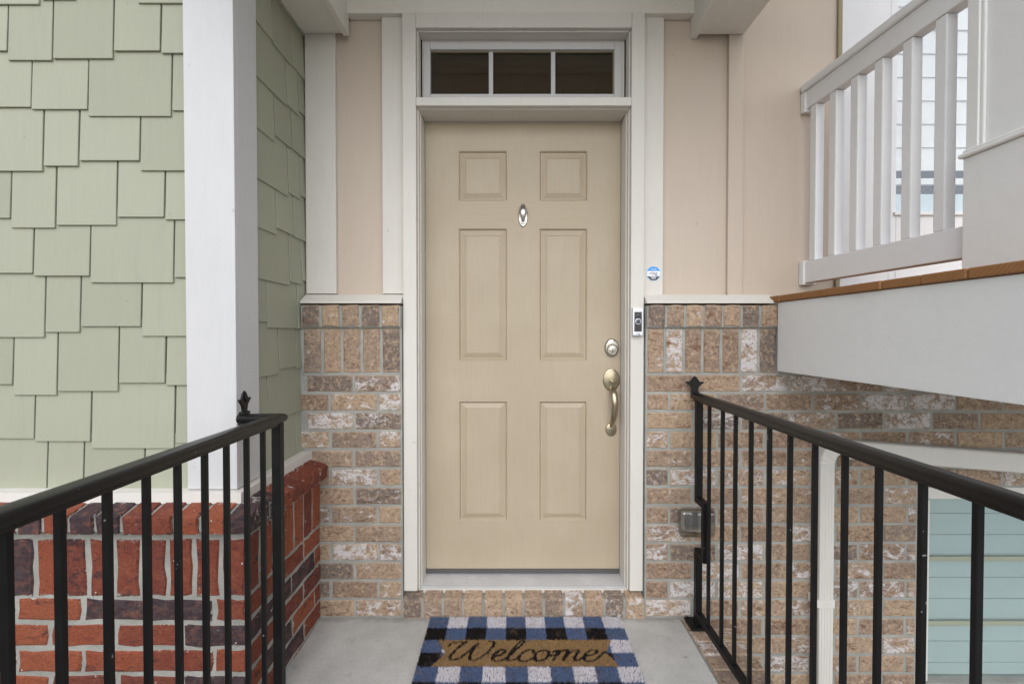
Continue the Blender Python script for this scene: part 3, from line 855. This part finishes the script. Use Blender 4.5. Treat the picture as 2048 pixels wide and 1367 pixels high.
# handle set
hz2 = Z(759, DY); hx2 = X(1222.5, DY, 759)
bm = bmesh.new(); dome(bm, hx2, hz2, .039, .051, DY, [(1, 0), (1, .003), (.96, .006), (.86, .0075), (.83, .006), (.5, .008), (.2, .009)], 40); hs_ = obj('handle_set', bm, 'brass_nickel', dr, True)
bm = bmesh.new(); tube(bm, [Vector((hx2, DY - .008, hz2 - .002)), Vector((hx2 + .002, DY - .028, hz2 - .004)), Vector((hx2 + .005, DY - .045, hz2 - .010))], [.006, .009, .0125], 12, .4); obj('thumb_latch', bm, 'brass_nickel', hs_, True)
ze = Z(858, DY)
gp = [Vector((hx2, DY - .006, hz2 - .036)), Vector((hx2 + .001, DY - .030, hz2 - .044)), Vector((hx2 + .004, DY - .050, hz2 - .066)), Vector((hx2 + .006, DY - .057, hz2 - .10)),
      Vector((hx2 + .005, DY - .052, hz2 - .14)), Vector((hx2 + .002, DY - .036, hz2 - .178)), Vector((hx2, DY - .018, ze + .028)), Vector((hx2 - .001, DY - .006, ze + .012))]
# refine the grip with Catmull-Rom
def smooth_path(p, n=5):
    out = []
    for i in range(len(p) - 1):
        a, b, c, d = p[max(i - 1, 0)], p[i], p[i + 1], p[min(i + 2, len(p) - 1)]
        for k_ in range(n):
            t = k_ / n
            out.append(0.5 * ((2 * b) + (c - a) * t + (2 * a - 5 * b + 4 * c - d) * t * t + (3 * b - a - 3 * c + d) * t ** 3))
    out.append(p[-1]); return out
gq = smooth_path(gp)
rr = [.0115 if i < 4 else .0125 + .002 * math.sin(math.pi * min(1, i / len(gq)) ** .8) - .006 * max(0, (i / len(gq) - .45)) / .55 for i in range(len(gq))]
bm = bmesh.new(); tube(bm, gq, rr, 16, .62); obj('grip', bm, 'brass_nickel', hs_, True)
bm = bmesh.new(); dome(bm, hx2 - .0005, ze, .0255, .0315, DY, [(1, 0), (1, .003), (.93, .0065), (.6, .009), (.2, .010)], 32); obj('lower_plate', bm, 'brass_nickel', hs_, True)

# ------------------------------------------------------------------ doorbell and sticker
bl, br_ = X(1263, .018, 640), X(1284, .018, 640); bt, bb = Z(616, .018), Z(671, .018)
db = thing('video_doorbell', 'slim silver and black video doorbell screwed to the door casing', 'doorbell', ((bl + br_) / 2, 0.018, bb))
box('body', 'bell_silver', db, bl, br_, -.004, .0175, bb, bt, .003, 3)
box('faceplate', 'black_plastic', db, bl + .0065, br_ - .0065, -.0056, -.0035, bb + .0175, bt - .0165, .001)
mx = (bl + br_) / 2
bm = bmesh.new(); dome(bm, mx, bt - .0345, .0085, .0085, -.0056, [(1, 0), (1, .001), (.75, .002), (.7, .0012)], 20); ln = obj('lens_ring', bm, 'button_grey', db, True)
bm = bmesh.new(); dome(bm, mx, bt - .0345, .0052, .0052, -.0066, [(1, 0), (.8, .0014), (.4, .002)], 16); obj('lens', bm, 'lens_glass', ln, True)
bm = bmesh.new(); dome(bm, mx, bt - .0575, .0125, .0125, -.0056, [(1, 0), (1, .0012), (.88, .0016), (.84, .0006)], 24); rg = obj('button_ring', bm, 'bell_silver', db, True)
bm = bmesh.new(); dome(bm, mx, bt - .0575, .0102, .0102, -.0060, [(1, 0), (.9, .0012), (.5, .0018)], 24); obj('button', bm, 'button_grey', rg, True)
text_mesh('lettering', 'ring', .0115, 'print_ink', db, (mx, -.0044, bb + .0088))
sx, sz = X(1307, BY, 547), Z(547, BY)
st = thing('security_sticker', 'small blue white and charcoal octagonal sticker on the white trim board', 'sticker', (sx, BY, sz - .03))
def octo(name, mat, s, y, z0=-1, z1=1, th=.0006):
    w = .0305 * s; c = w * .42
    pts = [(-w, -c), (-w, c), (-c, w), (c, w), (w, c), (w, -c), (c, -w), (-c, -w)]
    # clip between z0*w and z1*w
    def clip(pts, lim, sign):
        out = []
        for i in range(len(pts)):
            a, b = pts[i], pts[(i + 1) % len(pts)]
            ia, ib = (a[1] - lim) * sign <= 1e-9, (b[1] - lim) * sign <= 1e-9
            if ia: out.append(a)
            if ia != ib:
                t = (lim - a[1]) / (b[1] - a[1]); out.append((a[0] + (b[0] - a[0]) * t, lim))
        return out
    pts = clip(clip(pts, z1 * w, 1), z0 * w, -1)
    bm = bmesh.new(); prism(bm, [Vector((sx + a, y, sz + b)) for a, b in pts], Vector((0, -th, 0)))
    return obj(name, bm, mat, st)
octo('backing', 'sticker_pale_blue', 1.0, BY - .0003)
octo('blue_band', 'sticker_blue', .93, BY - .0011, .40, 1, .0004)
octo('white_band', 'sticker_white', .93, BY - .0011, -.42, .395, .0004)
octo('charcoal_band', 'sticker_charcoal', .93, BY - .0011, -1, -.425, .0004)
text_mesh('lettering', 'ring', .0225, 'print_ink', st, (sx - .001, BY - .0017, sz + .001))
# the small print is too small to read in the photograph: only its pale lines
for w_, z_ in ((.013, .0185), (.012, -.0160), (.009, -.0205)):
    box('print_line', 'sticker_white', st, sx - w_, sx + w_, BY - .0018, BY - .0013, sz + z_ - .0012, sz + z_ + .0012, 0)

# ------------------------------------------------------------------ porch beams and ceiling
BZ = Z(66, .04)
lb = thing('porch_beam', 'boxed porch beam along the green shingle wall', 'beam', (-0.8, -0.4, BZ), 'boxed porch beams')
box('beam_soffit', 'beam_paint', lb, SX + .002, -0.7245, -1.08, .046, BZ, BZ + .25, .002)
box('side_board', 'beam_paint', lb, -0.722, -0.698, -1.08, .044, BZ - .012, BZ + .25, .002)
rb = thing('porch_beam', 'boxed porch beam beside the white deck railing', 'beam', (0.9, -0.4, BZ), 'boxed porch beams')
box('beam_soffit', 'beam_paint', rb, 0.801, X(1488, .05, 66), -1.08, PY - .019, BZ, BZ + .25, .002)
box('side_board', 'beam_paint', rb, 0.772, 0.799, -1.08, PY - .002, BZ - .010, BZ + .25, .002)
rf = thing('porch_canopy', 'shallow porch canopy with boarded ceiling between the beams', 'canopy', (0, -0.4, 2.76))
n = 13
for i in range(n):
    w = 1.14 / n
    box('ceiling_plank', 'ceiling_paint', rf, -0.697, 0.771, -1.08 + i * w + .004, -1.08 + (i + 1) * w - .004, 3.002, 3.025, .003)
box('roof_deck', 'beam_paint', rf, -0.95, 1.03, -1.20, .068, 3.04, 3.14, 0)
box('front_fascia', 'beam_paint', rf, -0.95, 1.03, -1.14, -1.09, 2.80, 3.035, .003)

# ------------------------------------------------------------------ door mat (coir pile, tuft by tuft)
MZ = 0.014
mat_ = thing('doormat', 'blue white and black checked coir doormat with a welcome banner', 'doormat', (0.05, -0.25, 0))
ml, mr = on_z(862, 1230, MZ).x, on_z(1239, 1230, MZ).x
my1 = min(on_z(1050, 1229, MZ).y, -.014); my0 = my1 - .462
box('backing', 'mat_backing', mat_, ml + .002, mr - .002, my0 + .002, my1 - .002, 0.001, .007, .001)
zp = lambda p: on_z(880 + p[0] / 5.689, 1240 + p[1] / 5.689, MZ)
strokes = [
    [(105, 280), (130, 252), (180, 242), (310, 236)],
    [(300, 238), (235, 280), (170, 340), (125, 385), (110, 418), (130, 440), (180, 435), (250, 400), (330, 340), (400, 280), (435, 255)],
    [(425, 262), (385, 310), (350, 370), (335, 420), (360, 445), (410, 440), (480, 400), (560, 340), (600, 290), (615, 252), (600, 234), (560, 230)],
    [(600, 405), (680, 388), (740, 350), (730, 327), (690, 327), (630, 365), (600, 410), (605, 440), (650, 455), (720, 440), (770, 410)],
    [(770, 410), (850, 340), (930, 268), (962, 240), (942, 226), (905, 245), (840, 310), (785, 390), (768, 435), (790, 451), (840, 440), (893, 412)],
    [(1062, 352), (1052, 328), (1010, 327), (940, 360), (897, 410), (903, 445), (950, 458), (1020, 440), (1080, 400)],
    [(1185, 327), (1120, 347), (1082, 392), (1087, 440), (1130, 452), (1200, 427), (1240, 380), (1232, 342), (1190, 328)], [(1238, 398), (1292, 384)],
    [(1290, 352), (1345, 328), (1333, 355), (1290, 442)], [(1300, 420), (1370, 352), (1430, 328), (1450, 342), (1402, 440)],
    [(1412, 420), (1490, 347), (1550, 328), (1570, 347), (1530, 420), (1547, 450), (1590, 436), (1640, 405)],
    [(1640, 402), (1720, 387), (1782, 356), (1770, 330), (1720, 332), (1660, 370), (1640, 415), (1657, 450), (1710, 456), (1780, 430), (1832, 384)], [(1832, 384), (1872, 350), (1900, 366)]]
segs = []
for s in strokes:
    q = [zp(p) for p in s]
    q = smooth_path(q, 4)
    segs += [(a.x, a.y, b.x, b.y) for a, b in zip(q, q[1:])]
bt_ = my1 - 2 * .077; bb_ = my1 - 4 * .077 + .002
nl, nr_ = on_z(892, 1297, MZ).x, on_z(1210, 1296, MZ).x
tl_, trr = on_z(877, 1274, MZ).x, on_z(1221, 1274, MZ).x
def mat_class(x, y):
    if bb_ < y < bt_:
        t = abs((y - (bt_ + bb_) / 2) / ((bt_ - bb_) / 2))
        if nl + (tl_ - nl) * t < x < nr_ + (trr - nr_) * t:
            d2 = 1e9
            for ax, ay, bx, by in segs:
                if min(ax, bx) - .008 < x < max(ax, bx) + .008 and min(ay, by) - .008 < y < max(ay, by) + .008:
                    vx, vy = bx - ax, by - ay; l2 = vx * vx + vy * vy + 1e-12
                    t_ = max(0, min(1, ((x - ax) * vx + (y - ay) * vy) / l2))
                    dx, dy = x - ax - t_ * vx, y - ay - t_ * vy
                    slant = abs(vy) / (abs(vx) + abs(vy) + 1e-9)
                    rad = .0040 + .0034 * slant
                    if dx * dx + dy * dy < rad * rad: return 4
            return 3
    i = int((x - ml) / ((mr - ml) / 10)); j_ = int((my1 - y) / .077)
    if j_ % 2 == 0: return 0 if i % 2 == 0 else 1
    return 2 if i % 2 == 0 else 0
verts, faces, mi = [], [], []
rng = random.Random(3)
NT = 85000
for _ in range(NT):
    x, y = rng.uniform(ml, mr), rng.uniform(my0, my1)
    cl = mat_class(x + rng.gauss(0, .0009), y + rng.gauss(0, .0009))
    h = rng.uniform(.0065, .0100) - (.0015 if cl == 4 else 0); a = rng.uniform(0, 6.283); wd = rng.uniform(.0007, .0015)
    lx, ly = rng.gauss(0, .0018), rng.gauss(0, .0018)
    k_ = len(verts); dx, dy = math.cos(a) * wd, math.sin(a) * wd
    verts += [(x - dx, y - dy, .0065), (x + dx, y + dy, .0065), (x + lx + dx * .6, y + ly + dy * .6, .0065 + h), (x + lx - dx * .6, y + ly - dy * .6, .0065 + h)]
    faces.append((k_, k_ + 1, k_ + 2, k_ + 3)); mi.append(2 if cl == 4 else cl)
me = bpy.data.meshes.new('coir_pile'); me.from_pydata(verts, [], faces)
for nme in ('coir_blue', 'coir_white', 'coir_black', 'coir_tan'): me.materials.append(MATS[nme])
me.polygons.foreach_set('material_index', mi)
pile = link('coir_pile', me, None, mat_); pile['kind'] = 'stuff'

# ------------------------------------------------------------------ iron railings
def rail_profile(x, z):
    """moulded cap rail cross-section (XZ) centred on x, top at z"""
    h = [(-.012, -.034), (-.012, -.028), (-.020, -.024), (-.0235, -.016), (-.0225, -.008), (-.016, -.002), (-.006, 0.0), (.006, 0.0), (.016, -.002), (.0225, -.008), (.0235, -.016), (.020, -.024), (.012, -.028), (.012, -.034)]
    return [(x + a * .93, z + b) for a, b in h]
def cap_rail(name, parent, x, y0, y1, z, mat='bronze_iron'):
    bm = bmesh.new(); prism(bm, [Vector((a, y0, b)) for a, b in rail_profile(x, z)], Vector((0, y1 - y0, 0)))
    return obj(name, bm, mat, parent, True)
def finial(parent, x, y, z, rotz):
    """flat fleur shape with a leaf point and two side tips"""
    out = [(-.013, 0), (-.0135, .012), (-.017, .024), (-.027, .034), (-.037, .040), (-.033, .046), (-.020, .044), (-.0155, .052), (-.008, .063), (0, .069),
           (.008, .063), (.0155, .052), (.020, .044), (.033, .046), (.037, .040), (.027, .034), (.017, .024), (.0135, .012), (.013, 0)]
    bm = bmesh.new()
    prism(bm, [Vector((a, .004, b)) for a, b in out], Vector((0, -.008, 0)))
    bmesh.ops.bevel(bm, geom=[e for e in bm.edges if abs(e.verts[0].co.y - e.verts[1].co.y) < 1e-6], offset=.0018, segments=1, affect='EDGES')
    quadbox(bm, -.016, .016, -.010, .010, -.003, .005, .001)
    prism(bm, [Vector((-.008, -.0035, .046)), Vector((0, -.0035, .034)), Vector((.008, -.0035, .046)), Vector((0, -.0035, .062))], Vector((0, -.004, 0)))
    bmesh.ops.transform(bm, matrix=Matrix.Translation((x, y, z)) @ Matrix.Rotation(rotz, 4, 'Z'), verts=bm.verts)
    return obj('finial', bm, 'black_iron', parent)
def dist_for(px, x): return x * F / (px - CX) * math.cos(PITCH)
RZ = .968
# right railing
QX = .775
rr_ = thing('iron_railing', 'black iron railing on the brick edge with its post bent around an outlet cover', 'railing', (QX, -0.8, 0), 'black iron stair railings')
py_ = CAMY + dist_for(1399, QX)
cap_rail('top_rail', rr_, QX, py_ + .035, -2.35, RZ)
finial(rr_, QX - .012, py_ + .018, RZ + .002, R(-12))
a = .0127
t_, jz1, jz0, jo = .026, Z(990, py_), Z(1108, py_), .072
bm = bmesh.new()
quadbox(bm, QX - t_ / 2, QX + t_ / 2, py_ - t_ / 2, py_ + t_ / 2, jz1 - .004, RZ - .03, .0015)
quadbox(bm, QX - t_ / 2 + .0002, QX + t_ / 2 - .0002, py_ - jo - t_ / 2, py_ + t_ / 2 - .0005, jz1 - .030, jz1 - .0045, .0015)
quadbox(bm, QX - t_ / 2, QX + t_ / 2, py_ - jo - t_ / 2 - .0003, py_ - jo + t_ / 2, jz0 + .0255, jz1 - .0305, .0015)
quadbox(bm, QX - t_ / 2 + .0002, QX + t_ / 2 - .0002, py_ - jo - t_ / 2, py_ + t_ / 2 - .0005, jz0, jz0 + .025, .0015)
quadbox(bm, QX - t_ / 2, QX + t_ / 2, py_ - t_ / 2, py_ + t_ / 2, .010, jz0 - .0005, .0015)
obj('post', bm, 'black_iron', rr_)
bm = bmesh.new(); quadbox(bm, QX - .042, QX + .042, py_ - .045, py_ + .045, .0015, .010, .002)
for sx_ in (-.031, .031):
    for sy_ in (-.033, .033):
        bmesh.ops.create_cone(bm, cap_ends=True, segments=6, radius1=.006, radius2=.0055, depth=.006, matrix=Matrix.Translation((QX + sx_, py_ + sy_, .0128)))
obj('base_plate', bm, 'black_iron', rr_)
box('bottom_rail', 'black_iron', rr_, QX - .0125, QX + .0125, -2.35, py_ - t_ / 2 - .0005, .040, .064, .0015)
rpx = [1420, 1446.7, 1472.7, 1504, 1541, 1582.6, 1632.5, 1693, 1761.6, 1850, 1961.6]
ys = [CAMY + dist_for(p, QX) for p in rpx]
st_ = (ys[2] - ys[-1]) / 8
while ys[-1] > -2.2: ys.append(ys[-1] - st_)
def baluster(parent, x, y, z0=.0645, z1=RZ - .0335, a=.0122):
    bm = bmesh.new(); quadbox(bm, x - a / 2, x + a / 2, y - a / 2, y + a / 2, z0, z1, .0012)
    o = obj('baluster', bm, 'black_iron', parent)
    return o
for y in ys:
    if abs(y - (CAMY)) > .0: baluster(rr_, QX, y)
# left railing
LX = -.722
lr = thing('iron_railing', 'black iron railing in front of the red brick with a return toward the white post', 'railing', (LX, -1.2, 0), 'black iron stair railings')
ly = CAMY + dist_for(554, LX)
# cap rail runs to the corner and returns to the left in a mitre
bm = bmesh.new()
P = rail_profile(0, RZ)
ring0 = [bm.verts.new((LX + a_, -2.35, b_)) for a_, b_ in P]
ring1 = [bm.verts.new((LX + a_, ly + .0 + a_, b_)) for a_, b_ in P]
ring2 = [bm.verts.new((-0.838, ly + a_, b_)) for a_, b_ in P]
for r0, r1 in ((ring0, ring1), (ring1, ring2)):
    for k_ in range(len(P)): bm.faces.new((r0[k_], r0[(k_ + 1) % len(P)], r1[(k_ + 1) % len(P)], r1[k_]))
bm.faces.new(ring0); bm.faces.new(ring2)
obj('top_rail', bm, 'bronze_iron', lr, True)
finial(lr, -.824, ly, RZ + .002, R(93))
bm = bmesh.new(); quadbox(bm, LX - .0135, LX + .0135, ly - .0135, ly + .0135, .010, RZ - .03, .0015)
obj('post', bm, 'black_iron', lr)
bm = bmesh.new(); quadbox(bm, LX - .042, LX + .042, ly - .045, ly + .045, .0015, .010, .002); obj('base_plate', bm, 'black_iron', lr)
box('bottom_rail', 'black_iron', lr, LX - .0125, LX + .0125, -2.35, ly - .0142, .040, .064, .0015)
lpx = [524, 491, 450.6, 406.7, 352, 289, 210, 114, 5]
ys = [CAMY + dist_for(p, LX) for p in lpx]
st_ = (ys[0] - ys[-1]) / 8
while ys[-1] > -2.2: ys.append(ys[-1] - st_)
for y in ys: baluster(lr, LX, y, a=.0125)

# ------------------------------------------------------------------ outlet cover
ox0, ox1 = X(1356, -.02, 1040), X(1425, -.02, 1040); oz0, oz1 = Z(1068, -.02), Z(1015, -.02)
oc = thing('outlet_cover', 'clear plastic weatherproof outlet cover on the tan brick behind the bent post', 'outlet cover', ((ox0 + ox1) / 2, 0, oz0))
box('mount_plate', 'plate_grey', oc, ox0 + .006, ox1 - .004, -.010, -.0025, oz0 + .005, oz1 - .005, .003)
box('socket', 'box_grey', oc, ox0 + .028, ox1 - .020, -.026, -.0105, oz0 + .035, oz1 - .025, .004)
bm = bmesh.new(); quadbox(bm, ox0, ox1, -.062, -.0105, oz0, oz1, .016, 4)
for f in [f for f in bm.faces if f.calc_center_median().y > -.0108]: bm.faces.remove(f)
obj('clear_lid', bm, 'clear_plastic', oc, True)

# ------------------------------------------------------------------ downspout
ds = thing('downspout', 'white downspout with ribbed elbow on the tan brick below the deck', 'downspout', (X(1652, -.03, 1100), 0, -0.9))
dx0, dx1 = X(1639, -.06, 1100), X(1668, -.06, 1100)
bm = bmesh.new(); quadbox(bm, dx0, dx1, -.062, -.003, -0.98, Z(930, -.06), .004, 2)
for k_ in range(4):
    xx = dx0 + (k_ + 1) * (dx1 - dx0) / 5
    quadbox(bm, xx - .0022, xx + .0022, -.0635, -.0615, -0.98, Z(934, -.06), .0006)
obj('pipe', bm, 'trim_paint', ds)
# ribbed elbow: bends from the pipe out to the right along the wall
bm = bmesh.new(); N = 22; rings = []
cxp, cyp = (dx0 + dx1) / 2, -.0325
w2, d2 = (dx1 - dx0) / 2, .0295
z0 = Z(930, -.06); Rb = .085
for i in range(N + 1):
    t = i / N * R(82); s_ = 1.0 + (.045 if i % 3 == 1 else 0.0)
    c = Vector((cxp + Rb * (1 - math.cos(t)), cyp, z0 + Rb * math.sin(t)))
    nrm = Vector((math.cos(t), 0, -math.sin(t)))
    ring = []
    for sx_, sy_ in ((-1, -.82), (-.9, -1), (.9, -1), (1, -.82), (1, .82), (.9, 1), (-.9, 1), (-1, .82)):
        ring.append(bm.verts.new(c + nrm * (sx_ * w2 * s_) + Vector((0, sy_ * d2 * s_, 0))))
    rings.append(ring)
for i in range(N):
    for k_ in range(8): bm.faces.new((rings[i][k_], rings[i][(k_ + 1) % 8], rings[i + 1][(k_ + 1) % 8], rings[i + 1][k_]))
bm.faces.new(rings[0]); bm.faces.new(rings[-1])
obj('elbow', bm, 'trim_paint', ds)
pA, pB = on_y(1700, 897, -.035), on_y(2120, 930, -.15)
bm = bmesh.new()
dirv = (pB - pA).normalized(); upv = Vector((0, 0, 1)); upv = (upv - dirv * upv.dot(dirv)).normalized(); sdv = dirv.cross(upv)
ring = lambda p, h, w: [p + upv * a_ * h + sdv * b_ * w for a_, b_ in ((-1, -.8), (-.85, -1), (.85, -1), (1, -.8), (1, .8), (.85, 1), (-.85, 1), (-1, .8))]
ra = [bm.verts.new(p) for p in ring(pA - dirv * .02, .038, .03)]; rb2 = [bm.verts.new(p) for p in ring(pB + dirv * .5, .040, .03)]
for k_ in range(8): bm.faces.new((ra[k_], ra[(k_ + 1) % 8], rb2[(k_ + 1) % 8], rb2[k_]))
bm.faces.new(ra); bm.faces.new(rb2)
obj('sloping_run', bm, 'trim_paint', ds)
zs_ = Z(1206, -.06)
bm = bmesh.new(); quadbox(bm, dx0 - .012, dx1 + .003, -.0655, -.002, zs_ - .017, zs_ + .017, .001); quadbox(bm, (dx0 + dx1) / 2 - .004, (dx0 + dx1) / 2 + .004, -.0675, -.065, zs_ - .004, zs_ + .004, .001)
obj('strap', bm, 'trim_paint', ds)

# ------------------------------------------------------------------ lower window with pale green blinds
gw = thing('lower_window', 'pale green slatted window in the tan brick behind the black railing', 'window', ((GWL + GWR) / 2, 0.05, GWB))
HD = Z(996, .03)
box('window_head', 'trim_paint', gw, GWL + .003, GWR - .003, .022, .082, HD, GWT - .002, .002)
box('window_frame', 'trim_paint', gw, GWL + .0015, X(1851, .03, 1150), .012, .082, GWB + .002, HD - .0005, .002)
box('window_frame', 'trim_paint', gw, GWR - .03, GWR - .002, .012, .082, GWB + .002, HD - .0005, .002)
gx0, gx1 = X(1851, .03, 1150) + .0005, GWR - .0305
box('pane', 'teal_glass', gw, gx0, gx1, .040, .043, GWB + .004, HD - .001, 0)
bar = [Z(1116, .035), Z(1245, .035)]
for zb in bar: box('glazing_bar', 'olive_bar', gw, gx0, gx1, .031, .0395, zb - .0095, zb + .0095, .002)
zz = HD - .002; sl = (bar[0] - bar[1]) / 3
zz = bar[0] + 3 * sl
while zz > GWB:
    zt = min(zz, HD - .001)
    if zt - (zz - sl) > .02:
        bm = bmesh.new()
        prism(bm, [Vector((gx0, .061, zz - sl + .0008)), Vector((gx0, .058, zt - .0006)), Vector((gx0, .063, zt - .0006)), Vector((gx0, .065, zz - sl + .0008))], Vector((gx1 - gx0, 0, 0)))
        obj('slat', bm, 'garage_blind', gw)
    zz -= sl
box('back_panel', 'interior_dark', gw, gx0, gx1, .078, .083, GWB, HD, 0)

# ------------------------------------------------------------------ neighbouring deck
DKZ = 1.373
dk = thing('wooden_deck', 'raised deck with brown board ends over a pale fascia beam', 'deck', (1.9, -1.0, 1.06))
box('fascia', 'deck_paint', dk, FASX, FASX + .04, -1.45, -.018, Z(741, 0, 1560), DKZ - .028, .002)
box('rim_board', 'deck_paint', dk, FASX + .041, 3.0, -.060, -.022, 1.10, DKZ - .030, 0)
for i_ in range(3): box('joist', 'deck_paint', dk, FASX + .041, 3.0, -.5 - i_ * .42, -.46 - i_ * .42, 1.10, DKZ - .029, 0)
y = .035
first = True
while y > -1.38:
    w = .09 if first else .1365; first = False
    box('deck_board', 'deck_wood', dk, FASX - .012 + random.uniform(-.003, .003), 3.0, y - w + .003, y, DKZ - .0265, DKZ, .004)
    y -= w
rl = thing('deck_railing', 'white wooden deck railing with square balusters above the brown boards', 'railing', (1.3, -0.3, DKZ))
ANG = math.atan(.063)
X0R, Y0R = 1.262, PY
def rl_box(name, s0, s1, half, z0, z1, bev=.003, off=0.0):
    """box along the slightly skewed railing line; s is metres from the wall"""
    bm = bmesh.new(); quadbox(bm, -half + off, half + off, -s1, -s0, z0, z1, bev, 2)
    bmesh.ops.transform(bm, matrix=Matrix.Translation((X0R + .02, Y0R, 0)) @ Matrix.Rotation(ANG, 4, 'Z'), verts=bm.verts)
    return obj(name, bm, 'vinyl_white', rl)
TRT, TRB, BRT, BRB = 2.285, 2.176, 1.525, 1.433
rl_box('top_rail', .012, .78, .022, TRB, TRT - .032)
rl_box('rail_cap', .006, .78, .034, TRT - .0315, TRT, .006)
rl_box('bottom_rail', .012, .78, .022, BRB, BRT)
rl_box('rail_bracket', .001, .030, .030, TRB - .012, TRT - .033, .003); rl_box('rail_bracket', .001, .030, .030, BRB - .008, BRT + .004, .003)
for p in (1627, 1666, 1709.5, 1758.5, 1816.5, 1884):
    u = (p - CX) / F
    D = (X0R + .063 * (PY - CAMY)) / (u + .063)
    s = (PY - CAMY) - D
    rl_box('baluster', s - .038, s, .0185, BRT + .0005, TRB - .0005, .004)
col_ = thing('porch_column', 'white panelled column on the deck at the end of the white railing', 'column', (1.45, -0.85, DKZ))
cx0, cy1 = 1.298, CAMY + 1.383
CBZ = on_x(1962, 290, cx0 - .012).z
bm = bmesh.new()
box('column_base', 'deck_paint', col_, cx0 - .012, cx0 + .33, cy1 - .36, cy1 + .004, DKZ + .001, CBZ - .02, .003)
bm = bmesh.new(); quadbox(bm, cx0 - .022, cx0 + .34, cy1 - .37, cy1 + .012, CBZ - .0195, CBZ - .006, .005, 2); quadbox(bm, cx0 - .014, cx0 + .334, cy1 - .364, cy1 + .006, CBZ - .0062, CBZ + .004, .003)
obj('base_moulding', bm, 'deck_paint', col_)
box('column_core', 'deck_paint', col_, cx0 + .008, cx0 + .31, cy1 - .34, cy1 - .005, CBZ + .0045, 3.4, 0)
box('stile', 'deck_paint', col_, cx0 - .006, cx0 + .0075, cy1 - .032, cy1 + .003, CBZ + .0045, 3.4, .002)
box('stile', 'deck_paint', col_, cx0 - .006, cx0 + .0075, cy1 - .35, cy1 - .32, CBZ + .0045, 3.4, .002)
box('panel_bead', 'deck_paint', col_, cx0 - .001, cx0 + .0078, cy1 - .044, cy1 - .0325, CBZ + .0045, 3.4, .003)
box('column_head', 'deck_paint', col_, cx0 - .03, cx0 + .35, -1.45, .04, 3.401, 3.65, .004)

# ------------------------------------------------------------------ neighbour's glazed door
nd = thing('glazed_door', 'white glazed door with blinds behind the white deck railing', 'door', (1.9, 0.1, DKZ))
NY = PY - .008
wx0, wx1 = X(1676, NY), 2.75
g0, g1 = X(1795, NY, 300), 2.45
gz0 = Z(424, NY)
box('casing', 'vinyl_white', nd, wx0, X(1779, NY, 300), NY, NY + .06, DKZ + .001, TOPZ, .002)
box('door_stile', 'vinyl_white', nd, X(1780.5, NY, 300), g0, NY + .004, NY + .06, DKZ + .03, TOPZ, .003)
box('door_stile', 'vinyl_white', nd, g1, wx1, NY + .004, NY + .06, DKZ + .03, TOPZ, .003)
box('bottom_rail', 'vinyl_white', nd, g0 + .0005, g1 - .0005, NY + .0045, NY + .06, DKZ + .03, gz0 - .012, .002)
box('glazing_bead', 'vinyl_white', nd, g0 - .012, g1 + .01, NY - .006, NY + .0035, gz0 - .014, gz0, .002)
box('door_sill', 'aluminium', nd, wx0 + .005, wx1, NY - .03, NY + .05, DKZ + .0012, DKZ + .0285, .003)
box('pane', 'window_glass', nd, g0, g1, NY + .022, NY + .026, gz0 - .005, TOPZ, 0)
zb = Z(343, NY + .05)
zz = zb
while zz < TOPZ - .12:
    bm = bmesh.new(); prism(bm, [Vector((g0, .100, zz)), Vector((g0, .108, zz + .108)), Vector((g0, .112, zz + .108)), Vector((g0, .106, zz))], Vector((g1 - g0, 0, 0)))
    obj('slat', bm, 'blind_white', nd); zz += .1025
box('blind_rail', 'blind_white', nd, g0, g1, .098, .112, zb - .062, zb - .034, .002)
box('inner_board', 'pale_board', nd, g0, g1, .10, .30, gz0 - .03, Z(388, .1), .003)  # board added for the pale band low in the glass
box('dim_room', 'interior_dark', nd, g0 - .05, g1 + .05, .45, .47, gz0 - .1, TOPZ, 0)
